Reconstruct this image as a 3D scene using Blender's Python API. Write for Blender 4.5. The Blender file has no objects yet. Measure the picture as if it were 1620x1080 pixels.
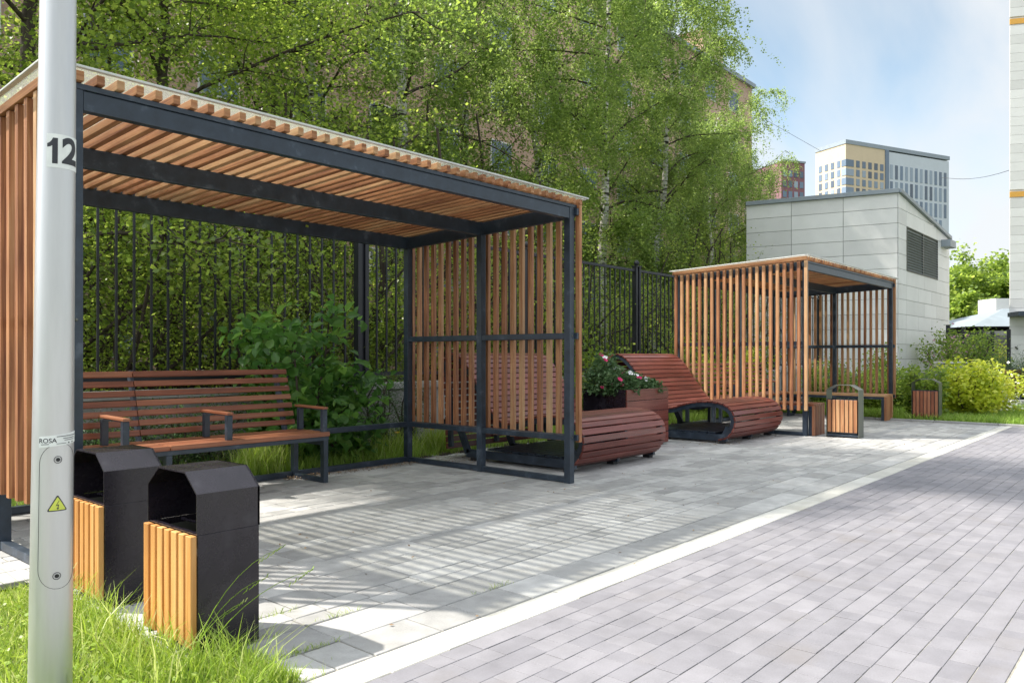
import bpy, bmesh, math, random
import numpy as np
from mathutils import Vector, Matrix
random.seed(5)
scene = bpy.context.scene
col = scene.collection
R = math.radians

# ------------------------------------------------------------------ camera, sky, sun, exposure
HEAD = math.atan(1074 / 1230.0)
cs, sn = math.cos(HEAD), math.sin(HEAD)
cam_d = bpy.data.cameras.new('camera')
cam_d.sensor_width = 36.0
cam_d.lens = 1230 / 1620 * 36
cam_d.shift_y = 23 / 1620
cam_d.clip_start = 0.05
cam_d.clip_end = 3000
cam = bpy.data.objects.new('camera', cam_d)
cam.location = (0, 0, 1.2)
cam.rotation_euler = (R(90), 0, HEAD - R(90))
col.objects.link(cam)
scene.camera = cam

SUNV = Vector((-1.19, 1.88, 2.69)).normalized()
SUN_EL = math.asin(SUNV.z)
SUN_AZ = math.atan2(SUNV.x, SUNV.y)          # clockwise from +Y
world = bpy.data.worlds.new('World')
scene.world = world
world.use_nodes = True
nt = world.node_tree
nt.nodes.clear()
out = nt.nodes.new('ShaderNodeOutputWorld')
bg = nt.nodes.new('ShaderNodeBackground')
bg.inputs['Strength'].default_value = 0.12
sky = nt.nodes.new('ShaderNodeTexSky')
sky.sky_type = 'NISHITA'
sky.sun_disc = False
sky.sun_elevation = SUN_EL
sky.sun_rotation = SUN_AZ
sky.air_density = 0.8
sky.dust_density = 0.3
sky.ozone_density = 1.5
tc = nt.nodes.new('ShaderNodeTexCoord')
sep = nt.nodes.new('ShaderNodeSeparateXYZ')
nt.links.new(tc.outputs['Generated'], sep.inputs[0])
addz = nt.nodes.new('ShaderNodeMath'); addz.operation = 'ADD'; addz.inputs[1].default_value = 0.45
nt.links.new(sep.outputs['Z'], addz.inputs[0])
mx = nt.nodes.new('ShaderNodeMath'); mx.operation = 'DIVIDE'
my = nt.nodes.new('ShaderNodeMath'); my.operation = 'DIVIDE'
nt.links.new(sep.outputs['X'], mx.inputs[0]); nt.links.new(addz.outputs[0], mx.inputs[1])
nt.links.new(sep.outputs['Y'], my.inputs[0]); nt.links.new(addz.outputs[0], my.inputs[1])
cmb = nt.nodes.new('ShaderNodeCombineXYZ')
nt.links.new(mx.outputs[0], cmb.inputs[0]); nt.links.new(my.outputs[0], cmb.inputs[1])
mp = nt.nodes.new('ShaderNodeMapping')
mp.inputs['Rotation'].default_value = (0, 0, R(25))
mp.inputs['Scale'].default_value = (0.8, 1.7, 1)
mp.inputs['Location'].default_value = (0.3, 2.3, 0)
nt.links.new(cmb.outputs[0], mp.inputs[0])
n1 = nt.nodes.new('ShaderNodeTexNoise')
n1.inputs['Scale'].default_value = 1.9
n1.inputs['Detail'].default_value = 7
n1.inputs['Roughness'].default_value = 0.5
n1.inputs['Distortion'].default_value = 0.35
nt.links.new(mp.outputs[0], n1.inputs['Vector'])
cr = nt.nodes.new('ShaderNodeValToRGB')
cr.color_ramp.elements[0].position = 0.28
cr.color_ramp.elements[0].color = (0.0, 0.0, 0.0, 1)
cr.color_ramp.elements[1].position = 0.58
cr.color_ramp.elements[1].color = (0.95, 0.95, 0.95, 1)
nt.links.new(n1.outputs['Fac'], cr.inputs[0])
mixc = nt.nodes.new('ShaderNodeMix'); mixc.data_type = 'RGBA'
nt.links.new(cr.outputs[0], mixc.inputs[0])
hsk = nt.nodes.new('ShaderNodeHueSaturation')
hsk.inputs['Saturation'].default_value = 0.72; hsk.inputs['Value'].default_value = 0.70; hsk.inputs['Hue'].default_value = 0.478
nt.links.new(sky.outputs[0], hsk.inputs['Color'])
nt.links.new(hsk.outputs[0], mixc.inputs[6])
# clouds: brighter towards the sun, boosted out of frame as added fill light
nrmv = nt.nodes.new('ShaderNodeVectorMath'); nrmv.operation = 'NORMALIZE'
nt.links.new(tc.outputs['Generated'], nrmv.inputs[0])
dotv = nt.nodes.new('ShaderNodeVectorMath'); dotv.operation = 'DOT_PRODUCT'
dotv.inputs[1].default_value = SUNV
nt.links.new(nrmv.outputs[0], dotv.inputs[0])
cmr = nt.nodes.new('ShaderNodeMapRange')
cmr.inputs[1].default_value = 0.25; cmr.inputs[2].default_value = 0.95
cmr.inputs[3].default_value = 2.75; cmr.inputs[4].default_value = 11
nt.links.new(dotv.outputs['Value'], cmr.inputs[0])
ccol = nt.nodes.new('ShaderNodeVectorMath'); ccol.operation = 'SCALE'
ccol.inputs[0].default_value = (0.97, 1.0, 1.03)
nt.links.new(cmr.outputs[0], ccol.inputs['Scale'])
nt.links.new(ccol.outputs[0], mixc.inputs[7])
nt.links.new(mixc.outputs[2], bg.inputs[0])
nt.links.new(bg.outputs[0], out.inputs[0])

sun_d = bpy.data.lights.new('sun', 'SUN')
sun_d.energy = 3.0
sun_d.angle = R(0.9)
sun_d.color = (1.0, 0.94, 0.84)
sun = bpy.data.objects.new('sun', sun_d)
sun.rotation_euler = (-SUNV).to_track_quat('-Z', 'Y').to_euler()
col.objects.link(sun)

scene.view_settings.view_transform = 'Standard'
scene.view_settings.look = 'None'
scene.view_settings.exposure = 1.52
scene.view_settings.gamma = 1.0
scene.render.resolution_x = 1024
scene.render.resolution_y = 682
scene.cycles.max_bounces = 10
scene.cycles.transparent_max_bounces = 12
scene.cycles.sample_clamp_indirect = 6

# ------------------------------------------------------------------ materials
MATS = {}

def nodes_of(m):
    m.use_nodes = True
    n = m.node_tree.nodes
    return m.node_tree, n, n['Principled BSDF']

def N(nt, t, **kw):
    n = nt.nodes.new(t)
    for k, v in kw.items():
        setattr(n, k, v)
    return n

def ramp(nt, pts):
    r = N(nt, 'ShaderNodeValToRGB')
    el = r.color_ramp.elements
    while len(el) < len(pts):
        el.new(0.5)
    for e, (p, c) in zip(el, pts):
        e.position = p
        e.color = (c[0], c[1], c[2], 1)
    return r

def wood(name, dark, mid, light, rough=0.55, bump=0.25, grain=46.0, wear=None):
    """grain runs along U of the box UVs; every board gets its own tone from the tint attribute"""
    m = bpy.data.materials.new(name)
    nt, n, b = nodes_of(m)
    uv = N(nt, 'ShaderNodeUVMap')
    mp = N(nt, 'ShaderNodeMapping')
    mp.inputs['Scale'].default_value = (1.6, grain, 1)
    nt.links.new(uv.outputs[0], mp.inputs[0])
    ns = N(nt, 'ShaderNodeTexNoise')
    ns.inputs['Scale'].default_value = 1.0
    ns.inputs['Detail'].default_value = 5
    ns.inputs['Distortion'].default_value = 0.6
    nt.links.new(mp.outputs[0], ns.inputs['Vector'])
    at = N(nt, 'ShaderNodeAttribute', attribute_name='tint')
    mu = N(nt, 'ShaderNodeMath', operation='MULTIPLY'); mu.inputs[1].default_value = 0.40
    nt.links.new(at.outputs['Fac'], mu.inputs[0])
    m2 = N(nt, 'ShaderNodeMath', operation='MULTIPLY_ADD'); m2.inputs[1].default_value = 0.90
    nt.links.new(ns.outputs['Fac'], m2.inputs[0]); nt.links.new(mu.outputs[0], m2.inputs[2])
    r = ramp(nt, [(0.32, dark), (0.62, mid), (0.95, light)])
    nt.links.new(m2.outputs[0], r.inputs[0])
    # weathering blotches
    tcn = N(nt, 'ShaderNodeTexCoord')
    n2 = N(nt, 'ShaderNodeTexNoise'); n2.inputs['Scale'].default_value = 2.2; n2.inputs['Detail'].default_value = 4
    nt.links.new(tcn.outputs['Object'], n2.inputs['Vector'])
    mr = N(nt, 'ShaderNodeMapRange'); mr.inputs[1].default_value = 0.35; mr.inputs[2].default_value = 0.7
    mr.inputs[3].default_value = 0.82; mr.inputs[4].default_value = 1.12
    nt.links.new(n2.outputs['Fac'], mr.inputs[0])
    hs = N(nt, 'ShaderNodeHueSaturation')
    nt.links.new(mr.outputs[0], hs.inputs['Value']); nt.links.new(r.outputs[0], hs.inputs['Color'])
    last = hs.outputs[0]
    if wear:
        mpw = N(nt, 'ShaderNodeMapping'); mpw.inputs['Scale'].default_value = (9, 60, 1)
        nt.links.new(uv.outputs[0], mpw.inputs[0])
        nw_ = N(nt, 'ShaderNodeTexNoise'); nw_.inputs['Detail'].default_value = 7; nw_.inputs['Roughness'].default_value = .7
        nt.links.new(mpw.outputs[0], nw_.inputs['Vector'])
        mw = N(nt, 'ShaderNodeMapRange'); mw.inputs[1].default_value = .585; mw.inputs[2].default_value = .68
        nt.links.new(nw_.outputs['Fac'], mw.inputs[0])
        mm = N(nt, 'ShaderNodeMix', data_type='RGBA'); nt.links.new(mw.outputs[0], mm.inputs[0]); nt.links.new(last, mm.inputs[6])
        mm.inputs[7].default_value = (*wear, 1); last = mm.outputs[2]
    nt.links.new(last, b.inputs['Base Color'])
    b.inputs['Roughness'].default_value = rough
    bp = N(nt, 'ShaderNodeBump'); bp.inputs['Strength'].default_value = bump; bp.inputs['Distance'].default_value = 0.002
    nt.links.new(ns.outputs['Fac'], bp.inputs['Height']); nt.links.new(bp.outputs[0], b.inputs['Normal'])
    MATS[name] = m
    return m

def metal(name, c, rough=0.45, metallic=0.0, var=0.25, scale=9.0, c2=None, spots=False, stretch=(1, 1, 1)):
    m = bpy.data.materials.new(name)
    nt, n, b = nodes_of(m)
    tcn = N(nt, 'ShaderNodeTexCoord')
    mp = N(nt, 'ShaderNodeMapping'); mp.inputs['Scale'].default_value = stretch
    nt.links.new(tcn.outputs['Object'], mp.inputs[0])
    ns = N(nt, 'ShaderNodeTexNoise'); ns.inputs['Scale'].default_value = scale; ns.inputs['Detail'].default_value = 6
    ns.inputs['Roughness'].default_value = 0.65
    nt.links.new(mp.outputs[0], ns.inputs['Vector'])
    lo = [x * (1 - var) for x in c]; hi = [min(1, x * (1 + var)) for x in c]
    pts = [(0.3, lo), (0.7, hi)]
    if spots:
        pts = [(0.3, lo), (0.58, hi), (0.66, c2 or hi), (0.9, c2 or hi)]
    r = ramp(nt, pts)
    nt.links.new(ns.outputs['Fac'], r.inputs[0])
    nt.links.new(r.outputs[0], b.inputs['Base Color'])
    mr = N(nt, 'ShaderNodeMapRange'); mr.inputs[3].default_value = max(0.05, rough - 0.1); mr.inputs[4].default_value = min(1, rough + 0.15)
    nt.links.new(ns.outputs['Fac'], mr.inputs[0]); nt.links.new(mr.outputs[0], b.inputs['Roughness'])
    b.inputs['Metallic'].default_value = metallic
    MATS[name] = m
    return m

def tinted(name, c_lo, c_hi, rough=0.8, nscale=14.0, namp=0.22, bump=0.3, bdist=0.003, fine=160.0, stain=None):
    """stone-like: per-piece tint attribute between two colours, plus mottling and fine grit"""
    m = bpy.data.materials.new(name)
    nt, n, b = nodes_of(m)
    at = N(nt, 'ShaderNodeAttribute', attribute_name='tint')
    r = ramp(nt, [(0, c_lo), (1, c_hi)])
    nt.links.new(at.outputs['Fac'], r.inputs[0])
    tcn = N(nt, 'ShaderNodeTexCoord')
    n1 = N(nt, 'ShaderNodeTexNoise'); n1.inputs['Scale'].default_value = nscale; n1.inputs['Detail'].default_value = 6
    n2 = N(nt, 'ShaderNodeTexNoise'); n2.inputs['Scale'].default_value = fine; n2.inputs['Detail'].default_value = 3
    n3 = N(nt, 'ShaderNodeTexNoise'); n3.inputs['Scale'].default_value = 0.9; n3.inputs['Detail'].default_value = 4
    for k in (n1, n2, n3):
        nt.links.new(tcn.outputs['Object'], k.inputs['Vector'])
    a = N(nt, 'ShaderNodeMath', operation='MULTIPLY_ADD'); a.inputs[1].default_value = 0.5
    nt.links.new(n2.outputs['Fac'], a.inputs[0]); nt.links.new(n1.outputs['Fac'], a.inputs[2])
    a2 = N(nt, 'ShaderNodeMath', operation='MULTIPLY_ADD'); a2.inputs[1].default_value = 0.8
    nt.links.new(n3.outputs['Fac'], a2.inputs[0]); nt.links.new(a.outputs[0], a2.inputs[2])
    mr = N(nt, 'ShaderNodeMapRange'); mr.inputs[1].default_value = 0.8; mr.inputs[2].default_value = 1.5
    mr.inputs[3].default_value = 1 - namp; mr.inputs[4].default_value = 1 + namp
    nt.links.new(a2.outputs[0], mr.inputs[0])
    hs = N(nt, 'ShaderNodeHueSaturation')
    nt.links.new(mr.outputs[0], hs.inputs['Value']); nt.links.new(r.outputs[0], hs.inputs['Color'])
    last = hs.outputs[0]
    if stain:
        n4 = N(nt, 'ShaderNodeTexNoise'); n4.inputs['Scale'].default_value = 2.7; n4.inputs['Detail'].default_value = 8
        nt.links.new(tcn.outputs['Object'], n4.inputs['Vector'])
        m4 = N(nt, 'ShaderNodeMapRange'); m4.inputs[1].default_value = 0.58; m4.inputs[2].default_value = 0.78
        m4.inputs[3].default_value = 0; m4.inputs[4].default_value = 0.6
        nt.links.new(n4.outputs['Fac'], m4.inputs[0])
        mm = N(nt, 'ShaderNodeMix', data_type='RGBA')
        nt.links.new(m4.outputs[0], mm.inputs[0]); nt.links.new(last, mm.inputs[6])
        mm.inputs[7].default_value = (*stain, 1)
        last = mm.outputs[2]
    nt.links.new(last, b.inputs['Base Color'])
    b.inputs['Roughness'].default_value = rough
    bp = N(nt, 'ShaderNodeBump'); bp.inputs['Strength'].default_value = bump; bp.inputs['Distance'].default_value = bdist
    nt.links.new(a.outputs[0], bp.inputs['Height']); nt.links.new(bp.outputs[0], b.inputs['Normal'])
    MATS[name] = m
    return m

def leafmat(name, c0, c1, c2, trans=0.5, gloss=0.25, tboost=1.6):
    m = bpy.data.materials.new(name)
    m.use_nodes = True
    nt = m.node_tree
    nt.nodes.clear()
    o = N(nt, 'ShaderNodeOutputMaterial')
    at = N(nt, 'ShaderNodeAttribute', attribute_name='tint')
    r = ramp(nt, [(0.0, c0), (0.5, c1), (1.0, c2)])
    nt.links.new(at.outputs['Fac'], r.inputs[0])
    p = N(nt, 'ShaderNodeBsdfPrincipled')
    p.inputs['Roughness'].default_value = 0.4
    p.inputs['Specular IOR Level'].default_value = gloss
    nt.links.new(r.outputs[0], p.inputs['Base Color'])
    t = N(nt, 'ShaderNodeBsdfTranslucent')
    hs = N(nt, 'ShaderNodeHueSaturation'); hs.inputs['Hue'].default_value = 0.485
    hs.inputs['Saturation'].default_value = 1.0; hs.inputs['Value'].default_value = tboost
    nt.links.new(r.outputs[0], hs.inputs['Color']); nt.links.new(hs.outputs[0], t.inputs['Color'])
    mx = N(nt, 'ShaderNodeMixShader'); mx.inputs[0].default_value = trans
    nt.links.new(p.outputs[0], mx.inputs[1]); nt.links.new(t.outputs[0], mx.inputs[2])
    nt.links.new(mx.outputs[0], o.inputs[0])
    MATS[name] = m
    return m

def flat(name, c, rough=0.6, metallic=0.0):
    m = bpy.data.materials.new(name)
    nt, n, b = nodes_of(m)
    tcn = N(nt, 'ShaderNodeTexCoord')
    ns = N(nt, 'ShaderNodeTexNoise'); ns.inputs['Scale'].default_value = 25; ns.inputs['Detail'].default_value = 3
    nt.links.new(tcn.outputs['Object'], ns.inputs['Vector'])
    r = ramp(nt, [(0.2, [x * 0.88 for x in c]), (0.8, [min(1, x * 1.1) for x in c])])
    nt.links.new(ns.outputs['Fac'], r.inputs[0]); nt.links.new(r.outputs[0], b.inputs['Base Color'])
    b.inputs['Roughness'].default_value = rough
    b.inputs['Metallic'].default_value = metallic
    MATS[name] = m
    return m

wood('slat_wood', (0.17, 0.052, 0.022), (0.42, 0.185, 0.080), (0.58, 0.365, 0.19), 0.55)
wood('honey_wood', (0.42, 0.17, 0.045), (0.60, 0.28, 0.08), (0.72, 0.42, 0.16), 0.5)
wood('bench_wood', (0.15, 0.045, 0.022), (0.26, 0.088, 0.042), (0.38, 0.165, 0.085), 0.42)
wood('red_wood', (0.085, 0.017, 0.013), (0.165, 0.038, 0.028), (0.27, 0.085, 0.065), 0.34, 0.35, wear=(0.42, 0.30, 0.27))
metal('steel_paint', (0.024, 0.035, 0.052), 0.36, 0.0, 0.3, 7.0, (0.07, 0.09, 0.12), True)
metal('bin_paint', (0.013, 0.0105, 0.016), 0.24, 0.0, 0.3, 5.0, (0.032, 0.030, 0.038), True)
metal('grey_steel', (0.12, 0.125, 0.105), 0.4, 0.3, 0.2, 6.0)
metal('fence_paint', (0.013, 0.015, 0.021), 0.45, 0.0, 0.25, 5.0)
metal('pole_metal', (0.62, 0.62, 0.62), 0.42, 0.75, 0.05, 6.0, stretch=(6, 6, 0.6))
metal('roof_flashing', (0.28, 0.32, 0.36), 0.45, 0.2, 0.12, 2.0)
flat('milky_trim', (0.60, 0.61, 0.59), 0.35)
metal('house_roof', (0.22, 0.26, 0.29), 0.75, 0.0, 0.15, 1.0)
flat('rubber', (0.02, 0.02, 0.022), 0.7)
flat('sticker_white', (0.75, 0.78, 0.76), 0.45)
flat('ink', (0.03, 0.032, 0.04), 0.5)
flat('warn_yellow', (0.62, 0.68, 0.10), 0.45)
tinted('paver', (0.29, 0.288, 0.282), (0.45, 0.446, 0.435), 0.85, 9, 0.24, 0.35, 0.002, 120, (0.32, 0.30, 0.27))
tinted('road_paver', (0.175, 0.171, 0.190), (0.215, 0.209, 0.228), 0.8, 7, 0.2, 0.35, 0.002, 140, (0.17, 0.155, 0.15))
tinted('pale_strip', (0.44, 0.43, 0.39), (0.56, 0.55, 0.51), 0.85, 10, 0.1, 0.3, 0.002, 120, (0.36, 0.34, 0.28))
tinted('sand_joint', (0.24, 0.23, 0.20), (0.28, 0.265, 0.235), 0.95, 30, 0.35)
tinted('concrete', (0.27, 0.27, 0.26), (0.36, 0.36, 0.34), 0.85, 5, 0.2, 0.4, 0.004, 60, (0.15, 0.14, 0.12))
tinted('soil', (0.045, 0.032, 0.022), (0.06, 0.045, 0.03), 0.95, 20, 0.5, 0.8, 0.02, 60)
tinted('lawn_soil', (0.045, 0.06, 0.02), (0.07, 0.095, 0.03), 0.95, 8, 0.5, 0.8, 0.02, 60)
tinted('cladding', (0.70, 0.695, 0.69), (0.82, 0.815, 0.81), 0.42, 2.0, 0.06, 0.1, 0.002, 40)
tinted('white_cladding', (0.66, 0.65, 0.63), (0.80, 0.79, 0.77), 0.5, 2.0, 0.04, 0.1, 0.002, 40)
tinted('yellow_render', (0.62, 0.50, 0.35), (0.66, 0.53, 0.38), 0.8, 0.3, 0.05, 0.0)  # paled so the far tower looks hazy; haze is in the colour
tinted('grey_render', (0.54, 0.58, 0.64), (0.58, 0.62, 0.68), 0.8, 0.3, 0.05, 0.0)  # lightened and blued: distance haze painted into the wall colour
tinted('plum_render', (0.22, 0.10, 0.12), (0.25, 0.12, 0.14), 0.8, 0.3, 0.05, 0.0)
tinted('petal', (0.55, 0.02, 0.14), (0.80, 0.78, 0.80), 0.6, 20, 0.1, 0.0)
tinted('debris', (0.10, 0.055, 0.03), (0.42, 0.30, 0.18), 0.9, 20, 0.2, 0.0)
flat('orange_band', (0.72, 0.38, 0.07), 0.6)
flat('blue_plastic', (0.05, 0.30, 0.55), 0.4)
flat('bush_flower', (0.8, 0.8, 0.68), 0.6)
flat('yellow_flower', (0.75, 0.5, 0.02), 0.6)
leafmat('birch_leaf', (0.09, 0.15, 0.035), (0.17, 0.26, 0.06), (0.30, 0.38, 0.11), 0.58, .5, 2.0)
leafmat('maple_leaf', (0.085, 0.15, 0.025), (0.18, 0.27, 0.04), (0.33, 0.41, 0.08), 0.58, .5, 2.0)
leafmat('dark_leaf', (0.045, 0.12, 0.028), (0.08, 0.20, 0.04), (0.17, 0.32, 0.06), 0.48, 0.5, 1.9)
leafmat('fern_leaf', (0.035, 0.08, 0.025), (0.06, 0.13, 0.04), (0.11, 0.20, 0.06), 0.42)
leafmat('gold_leaf', (0.30, 0.40, 0.03), (0.55, 0.62, 0.06), (0.72, 0.74, 0.16), 0.5, 0.4, 1.3)
leafmat('grass_blade', (0.16, 0.27, 0.03), (0.28, 0.42, 0.05), (0.50, 0.56, 0.22), 0.45, 0.35, 1.35)
leafmat('lawn_blade', (0.15, 0.27, 0.035), (0.26, 0.42, 0.06), (0.40, 0.52, 0.14), 0.45, 0.3, 1.3)
leafmat('petunia_leaf', (0.04, 0.09, 0.035), (0.08, 0.15, 0.055), (0.16, 0.24, 0.12), 0.3)
leafmat('pink_bloom', (0.45, 0.22, 0.30), (0.55, 0.32, 0.40), (0.65, 0.45, 0.5), 0.3)

def special_mats():
    # bark, birch bark
    for name, birch in (('birch_bark', True), ('bark', False)):
        m = bpy.data.materials.new(name)
        nt, n, b = nodes_of(m)
        tcn = N(nt, 'ShaderNodeTexCoord')
        mp = N(nt, 'ShaderNodeMapping'); mp.inputs['Scale'].default_value = (2, 2, 9) if birch else (12, 12, 2)
        nt.links.new(tcn.outputs['Object'], mp.inputs[0])
        ns = N(nt, 'ShaderNodeTexNoise'); ns.inputs['Scale'].default_value = 1.6; ns.inputs['Detail'].default_value = 7
        nt.links.new(mp.outputs[0], ns.inputs['Vector'])
        r = ramp(nt, [(0.40, (0.03, 0.025, 0.02)), (0.48, (0.50, 0.48, 0.44)), (0.8, (0.68, 0.66, 0.62))] if birch
                 else [(0.3, (0.03, 0.022, 0.016)), (0.7, (0.10, 0.08, 0.06))])
        nt.links.new(ns.outputs['Fac'], r.inputs[0]); nt.links.new(r.outputs[0], b.inputs['Base Color'])
        b.inputs['Roughness'].default_value = 0.9
        bp = N(nt, 'ShaderNodeBump'); bp.inputs['Distance'].default_value = 0.02
        nt.links.new(ns.outputs['Fac'], bp.inputs['Height']); nt.links.new(bp.outputs[0], b.inputs['Normal'])
        MATS[name] = m
    # brick
    m = bpy.data.materials.new('brick')
    nt, n, b = nodes_of(m)
    uv = N(nt, 'ShaderNodeUVMap')
    br = N(nt, 'ShaderNodeTexBrick')
    br.inputs['Color1'].default_value = (0.52, 0.33, 0.24, 1); br.inputs['Color2'].default_value = (0.60, 0.41, 0.31, 1)
    br.inputs['Mortar'].default_value = (0.40, 0.32, 0.27, 1); br.inputs['Scale'].default_value = 1.0
    br.inputs['Mortar Size'].default_value = 0.012; br.inputs['Brick Width'].default_value = 0.26; br.inputs['Row Height'].default_value = 0.13
    nt.links.new(uv.outputs[0], br.inputs['Vector']); nt.links.new(br.outputs[0], b.inputs['Base Color'])
    b.inputs['Roughness'].default_value = 0.9
    MATS['brick'] = m
    # window glass (opaque reflective)
    m = bpy.data.materials.new('window_glass')
    nt, n, b = nodes_of(m)
    at = N(nt, 'ShaderNodeObjectInfo')
    r = ramp(nt, [(0, (0.05, 0.07, 0.10)), (0.7, (0.13, 0.19, 0.27)), (1, (0.32, 0.38, 0.45))])
    nt.links.new(at.outputs['Random'], r.inputs[0]); nt.links.new(r.outputs[0], b.inputs['Base Color'])
    b.inputs['Roughness'].default_value = 0.08; b.inputs['Specular IOR Level'].default_value = 0.7
    MATS['window_glass'] = m
    # clear cellular roof sheet
    m = bpy.data.materials.new('roof_sheet')
    m.use_nodes = True
    nt = m.node_tree; nt.nodes.clear()
    o = N(nt, 'ShaderNodeOutputMaterial')
    tr = N(nt, 'ShaderNodeBsdfTransparent'); tr.inputs[0].default_value = (0.9, 0.91, 0.88, 1)
    tl = N(nt, 'ShaderNodeBsdfTranslucent'); tl.inputs[0].default_value = (0.75, 0.74, 0.68, 1)
    df = N(nt, 'ShaderNodeBsdfPrincipled'); df.inputs['Base Color'].default_value = (0.6, 0.6, 0.56, 1); df.inputs['Roughness'].default_value = 0.15
    m1 = N(nt, 'ShaderNodeMixShader'); m1.inputs[0].default_value = 0.4
    m2 = N(nt, 'ShaderNodeMixShader'); m2.inputs[0].default_value = 0.22
    nt.links.new(tl.outputs[0], m1.inputs[1]); nt.links.new(df.outputs[0], m1.inputs[2])
    nt.links.new(tr.outputs[0], m2.inputs[1]); nt.links.new(m1.outputs[0], m2.inputs[2])
    nt.links.new(m2.outputs[0], o.inputs[0])
    MATS['roof_sheet'] = m
special_mats()

# ------------------------------------------------------------------ mesh helpers
class MB:
    def __init__(s):
        s.v = []; s.f = []; s.uv = []; s.t = []; s.sm = []
    def add(s, vs, fs, uvs=None, tint=None, smooth=False):
        o = len(s.v)
        s.v += [tuple(p) for p in vs]
        tint = random.random() if tint is None else tint
        for i, f in enumerate(fs):
            s.f.append(tuple(o + k for k in f))
            s.uv.append(uvs[i] if uvs else [(0, 0)] * len(f))
            s.t.append(tint); s.sm.append(smooth)
    def frame_box(s, c, ax, ay, az, hx, hy, hz, tint=None):
        """box at c with unit axes and half sizes; U runs along the longest side"""
        c = Vector(c)
        P = [c + ax * (hx * i) + ay * (hy * j) + az * (hz * k) for i in (-1, 1) for j in (-1, 1) for k in (-1, 1)]
        F = [(0, 1, 3, 2), (4, 6, 7, 5), (0, 4, 5, 1), (2, 3, 7, 6), (0, 2, 6, 4), (1, 5, 7, 3)]
        H = [hx, hy, hz]
        lng = H.index(max(H)); ou, ov = random.random() * 37, random.random() * 37
        L = [(i, j, k) for i in (-1, 1) for j in (-1, 1) for k in (-1, 1)]
        uvs = []
        for fi, f in enumerate(F):
            na = fi // 2
            oth = [a for a in range(3) if a != na]
            u = lng if lng in oth else oth[0]
            w = [a for a in oth if a != u][0]
            uvs.append([(L[q][u] * H[u] + ou, L[q][w] * H[w] + ov + na * 3.3) for q in f])
        s.add(P, F, uvs, tint)
    def box(s, x0, x1, y0, y1, z0, z1, tint=None):
        s.frame_box(((x0 + x1) / 2, (y0 + y1) / 2, (z0 + z1) / 2), Vector((1, 0, 0)), Vector((0, 1, 0)), Vector((0, 0, 1)),
                    abs(x1 - x0) / 2, abs(y1 - y0) / 2, abs(z1 - z0) / 2, tint)
    def bar(s, p0, p1, w, h, up=(0, 0, 1), tint=None):
        p0 = Vector(p0); p1 = Vector(p1)
        ax = (p1 - p0); L = ax.length; ax.normalize()
        ay = Vector(up).cross(ax).normalized(); az = ax.cross(ay)
        s.frame_box((p0 + p1) / 2, ax, ay, az, L / 2, w / 2, h / 2, tint)
    def tube(s, pts, rad, n=6, tint=0.5, cap=True):
        pts = [Vector(p) for p in pts]; o = len(s.v)
        rings = []
        for i, p in enumerate(pts):
            d = (pts[min(i + 1, len(pts) - 1)] - pts[max(i - 1, 0)]).normalized()
            a = d.orthogonal().normalized() if i == 0 else (prev - d * prev.dot(d)).normalized()
            prev = a; b = d.cross(a)
            r = rad[i] if hasattr(rad, '__len__') else rad
            rings.append([p + a * (r * math.cos(2 * math.pi * k / n)) + b * (r * math.sin(2 * math.pi * k / n)) for k in range(n)])
        vs = [q for rg in rings for q in rg]; fs = []; uvs = []
        for i in range(len(pts) - 1):
            for k in range(n):
                k2 = (k + 1) % n
                fs.append((i * n + k, i * n + k2, (i + 1) * n + k2, (i + 1) * n + k))
                uvs.append([(i, k / n)] * 4)
        if cap:
            fs.append(tuple(range(n))[::-1]); uvs.append([(0, 0)] * n)
            fs.append(tuple((len(pts) - 1) * n + k for k in range(n))); uvs.append([(0, 0)] * n)
        s.add(vs, fs, uvs, tint, True)
    def prism(s, poly, fn, d0, d1, tint=None):
        """poly: 2-D outline, fn(a,b,d) -> point; extruded from d0 to d1"""
        n = len(poly)
        vs = [fn(a, b, d0) for a, b in poly] + [fn(a, b, d1) for a, b in poly]
        fs = [tuple(range(n))[::-1], tuple(range(n, 2 * n))] + [(i, (i + 1) % n, n + (i + 1) % n, n + i) for i in range(n)]
        uvs = [[(poly[q % n][0], poly[q % n][1]) for q in f] for f in fs]
        s.add(vs, fs, uvs, tint)
    def build(s, name, mat, parent=None, bevel=0.0):
        me = bpy.data.meshes.new(name)
        me.from_pydata(s.v, [], s.f)
        uvl = me.uv_layers.new(name='UVMap')
        uvl.data.foreach_set('uv', np.array([c for f in s.uv for p in f for c in p], dtype=np.float32))
        a = me.attributes.new('tint', 'FLOAT', 'FACE')
        a.data.foreach_set('value', np.array(s.t, dtype=np.float32))
        me.polygons.foreach_set('use_smooth', s.sm)
        me.materials.append(MATS[mat])
        me.update()
        o = bpy.data.objects.new(name, me)
        col.objects.link(o)
        if parent:
            o.parent = parent
        if bevel:
            b = o.modifiers.new('bevel', 'BEVEL'); b.width = bevel; b.segments = 2; b.limit_method = 'ANGLE'; b.angle_limit = R(40)
            b.harden_normals = False
        return o

def fast_mesh(name, V, Q, tint, mat, parent=None, smooth=False):
    """V (n,3), Q (m,4) quads, tint (m,)"""
    me = bpy.data.meshes.new(name)
    me.vertices.add(len(V)); me.vertices.foreach_set('co', V.astype(np.float32).ravel())
    me.loops.add(Q.size); me.loops.foreach_set('vertex_index', Q.astype(np.int32).ravel())
    me.polygons.add(len(Q))
    me.polygons.foreach_set('loop_start', np.arange(0, Q.size, 4, dtype=np.int32))
    a = me.attributes.new('tint', 'FLOAT', 'FACE'); a.data.foreach_set('value', tint.astype(np.float32))
    me.materials.append(MATS[mat])
    me.update(calc_edges=True); me.validate()
    o = bpy.data.objects.new(name, me); col.objects.link(o)
    if parent:
        o.parent = parent
    return o

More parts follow.
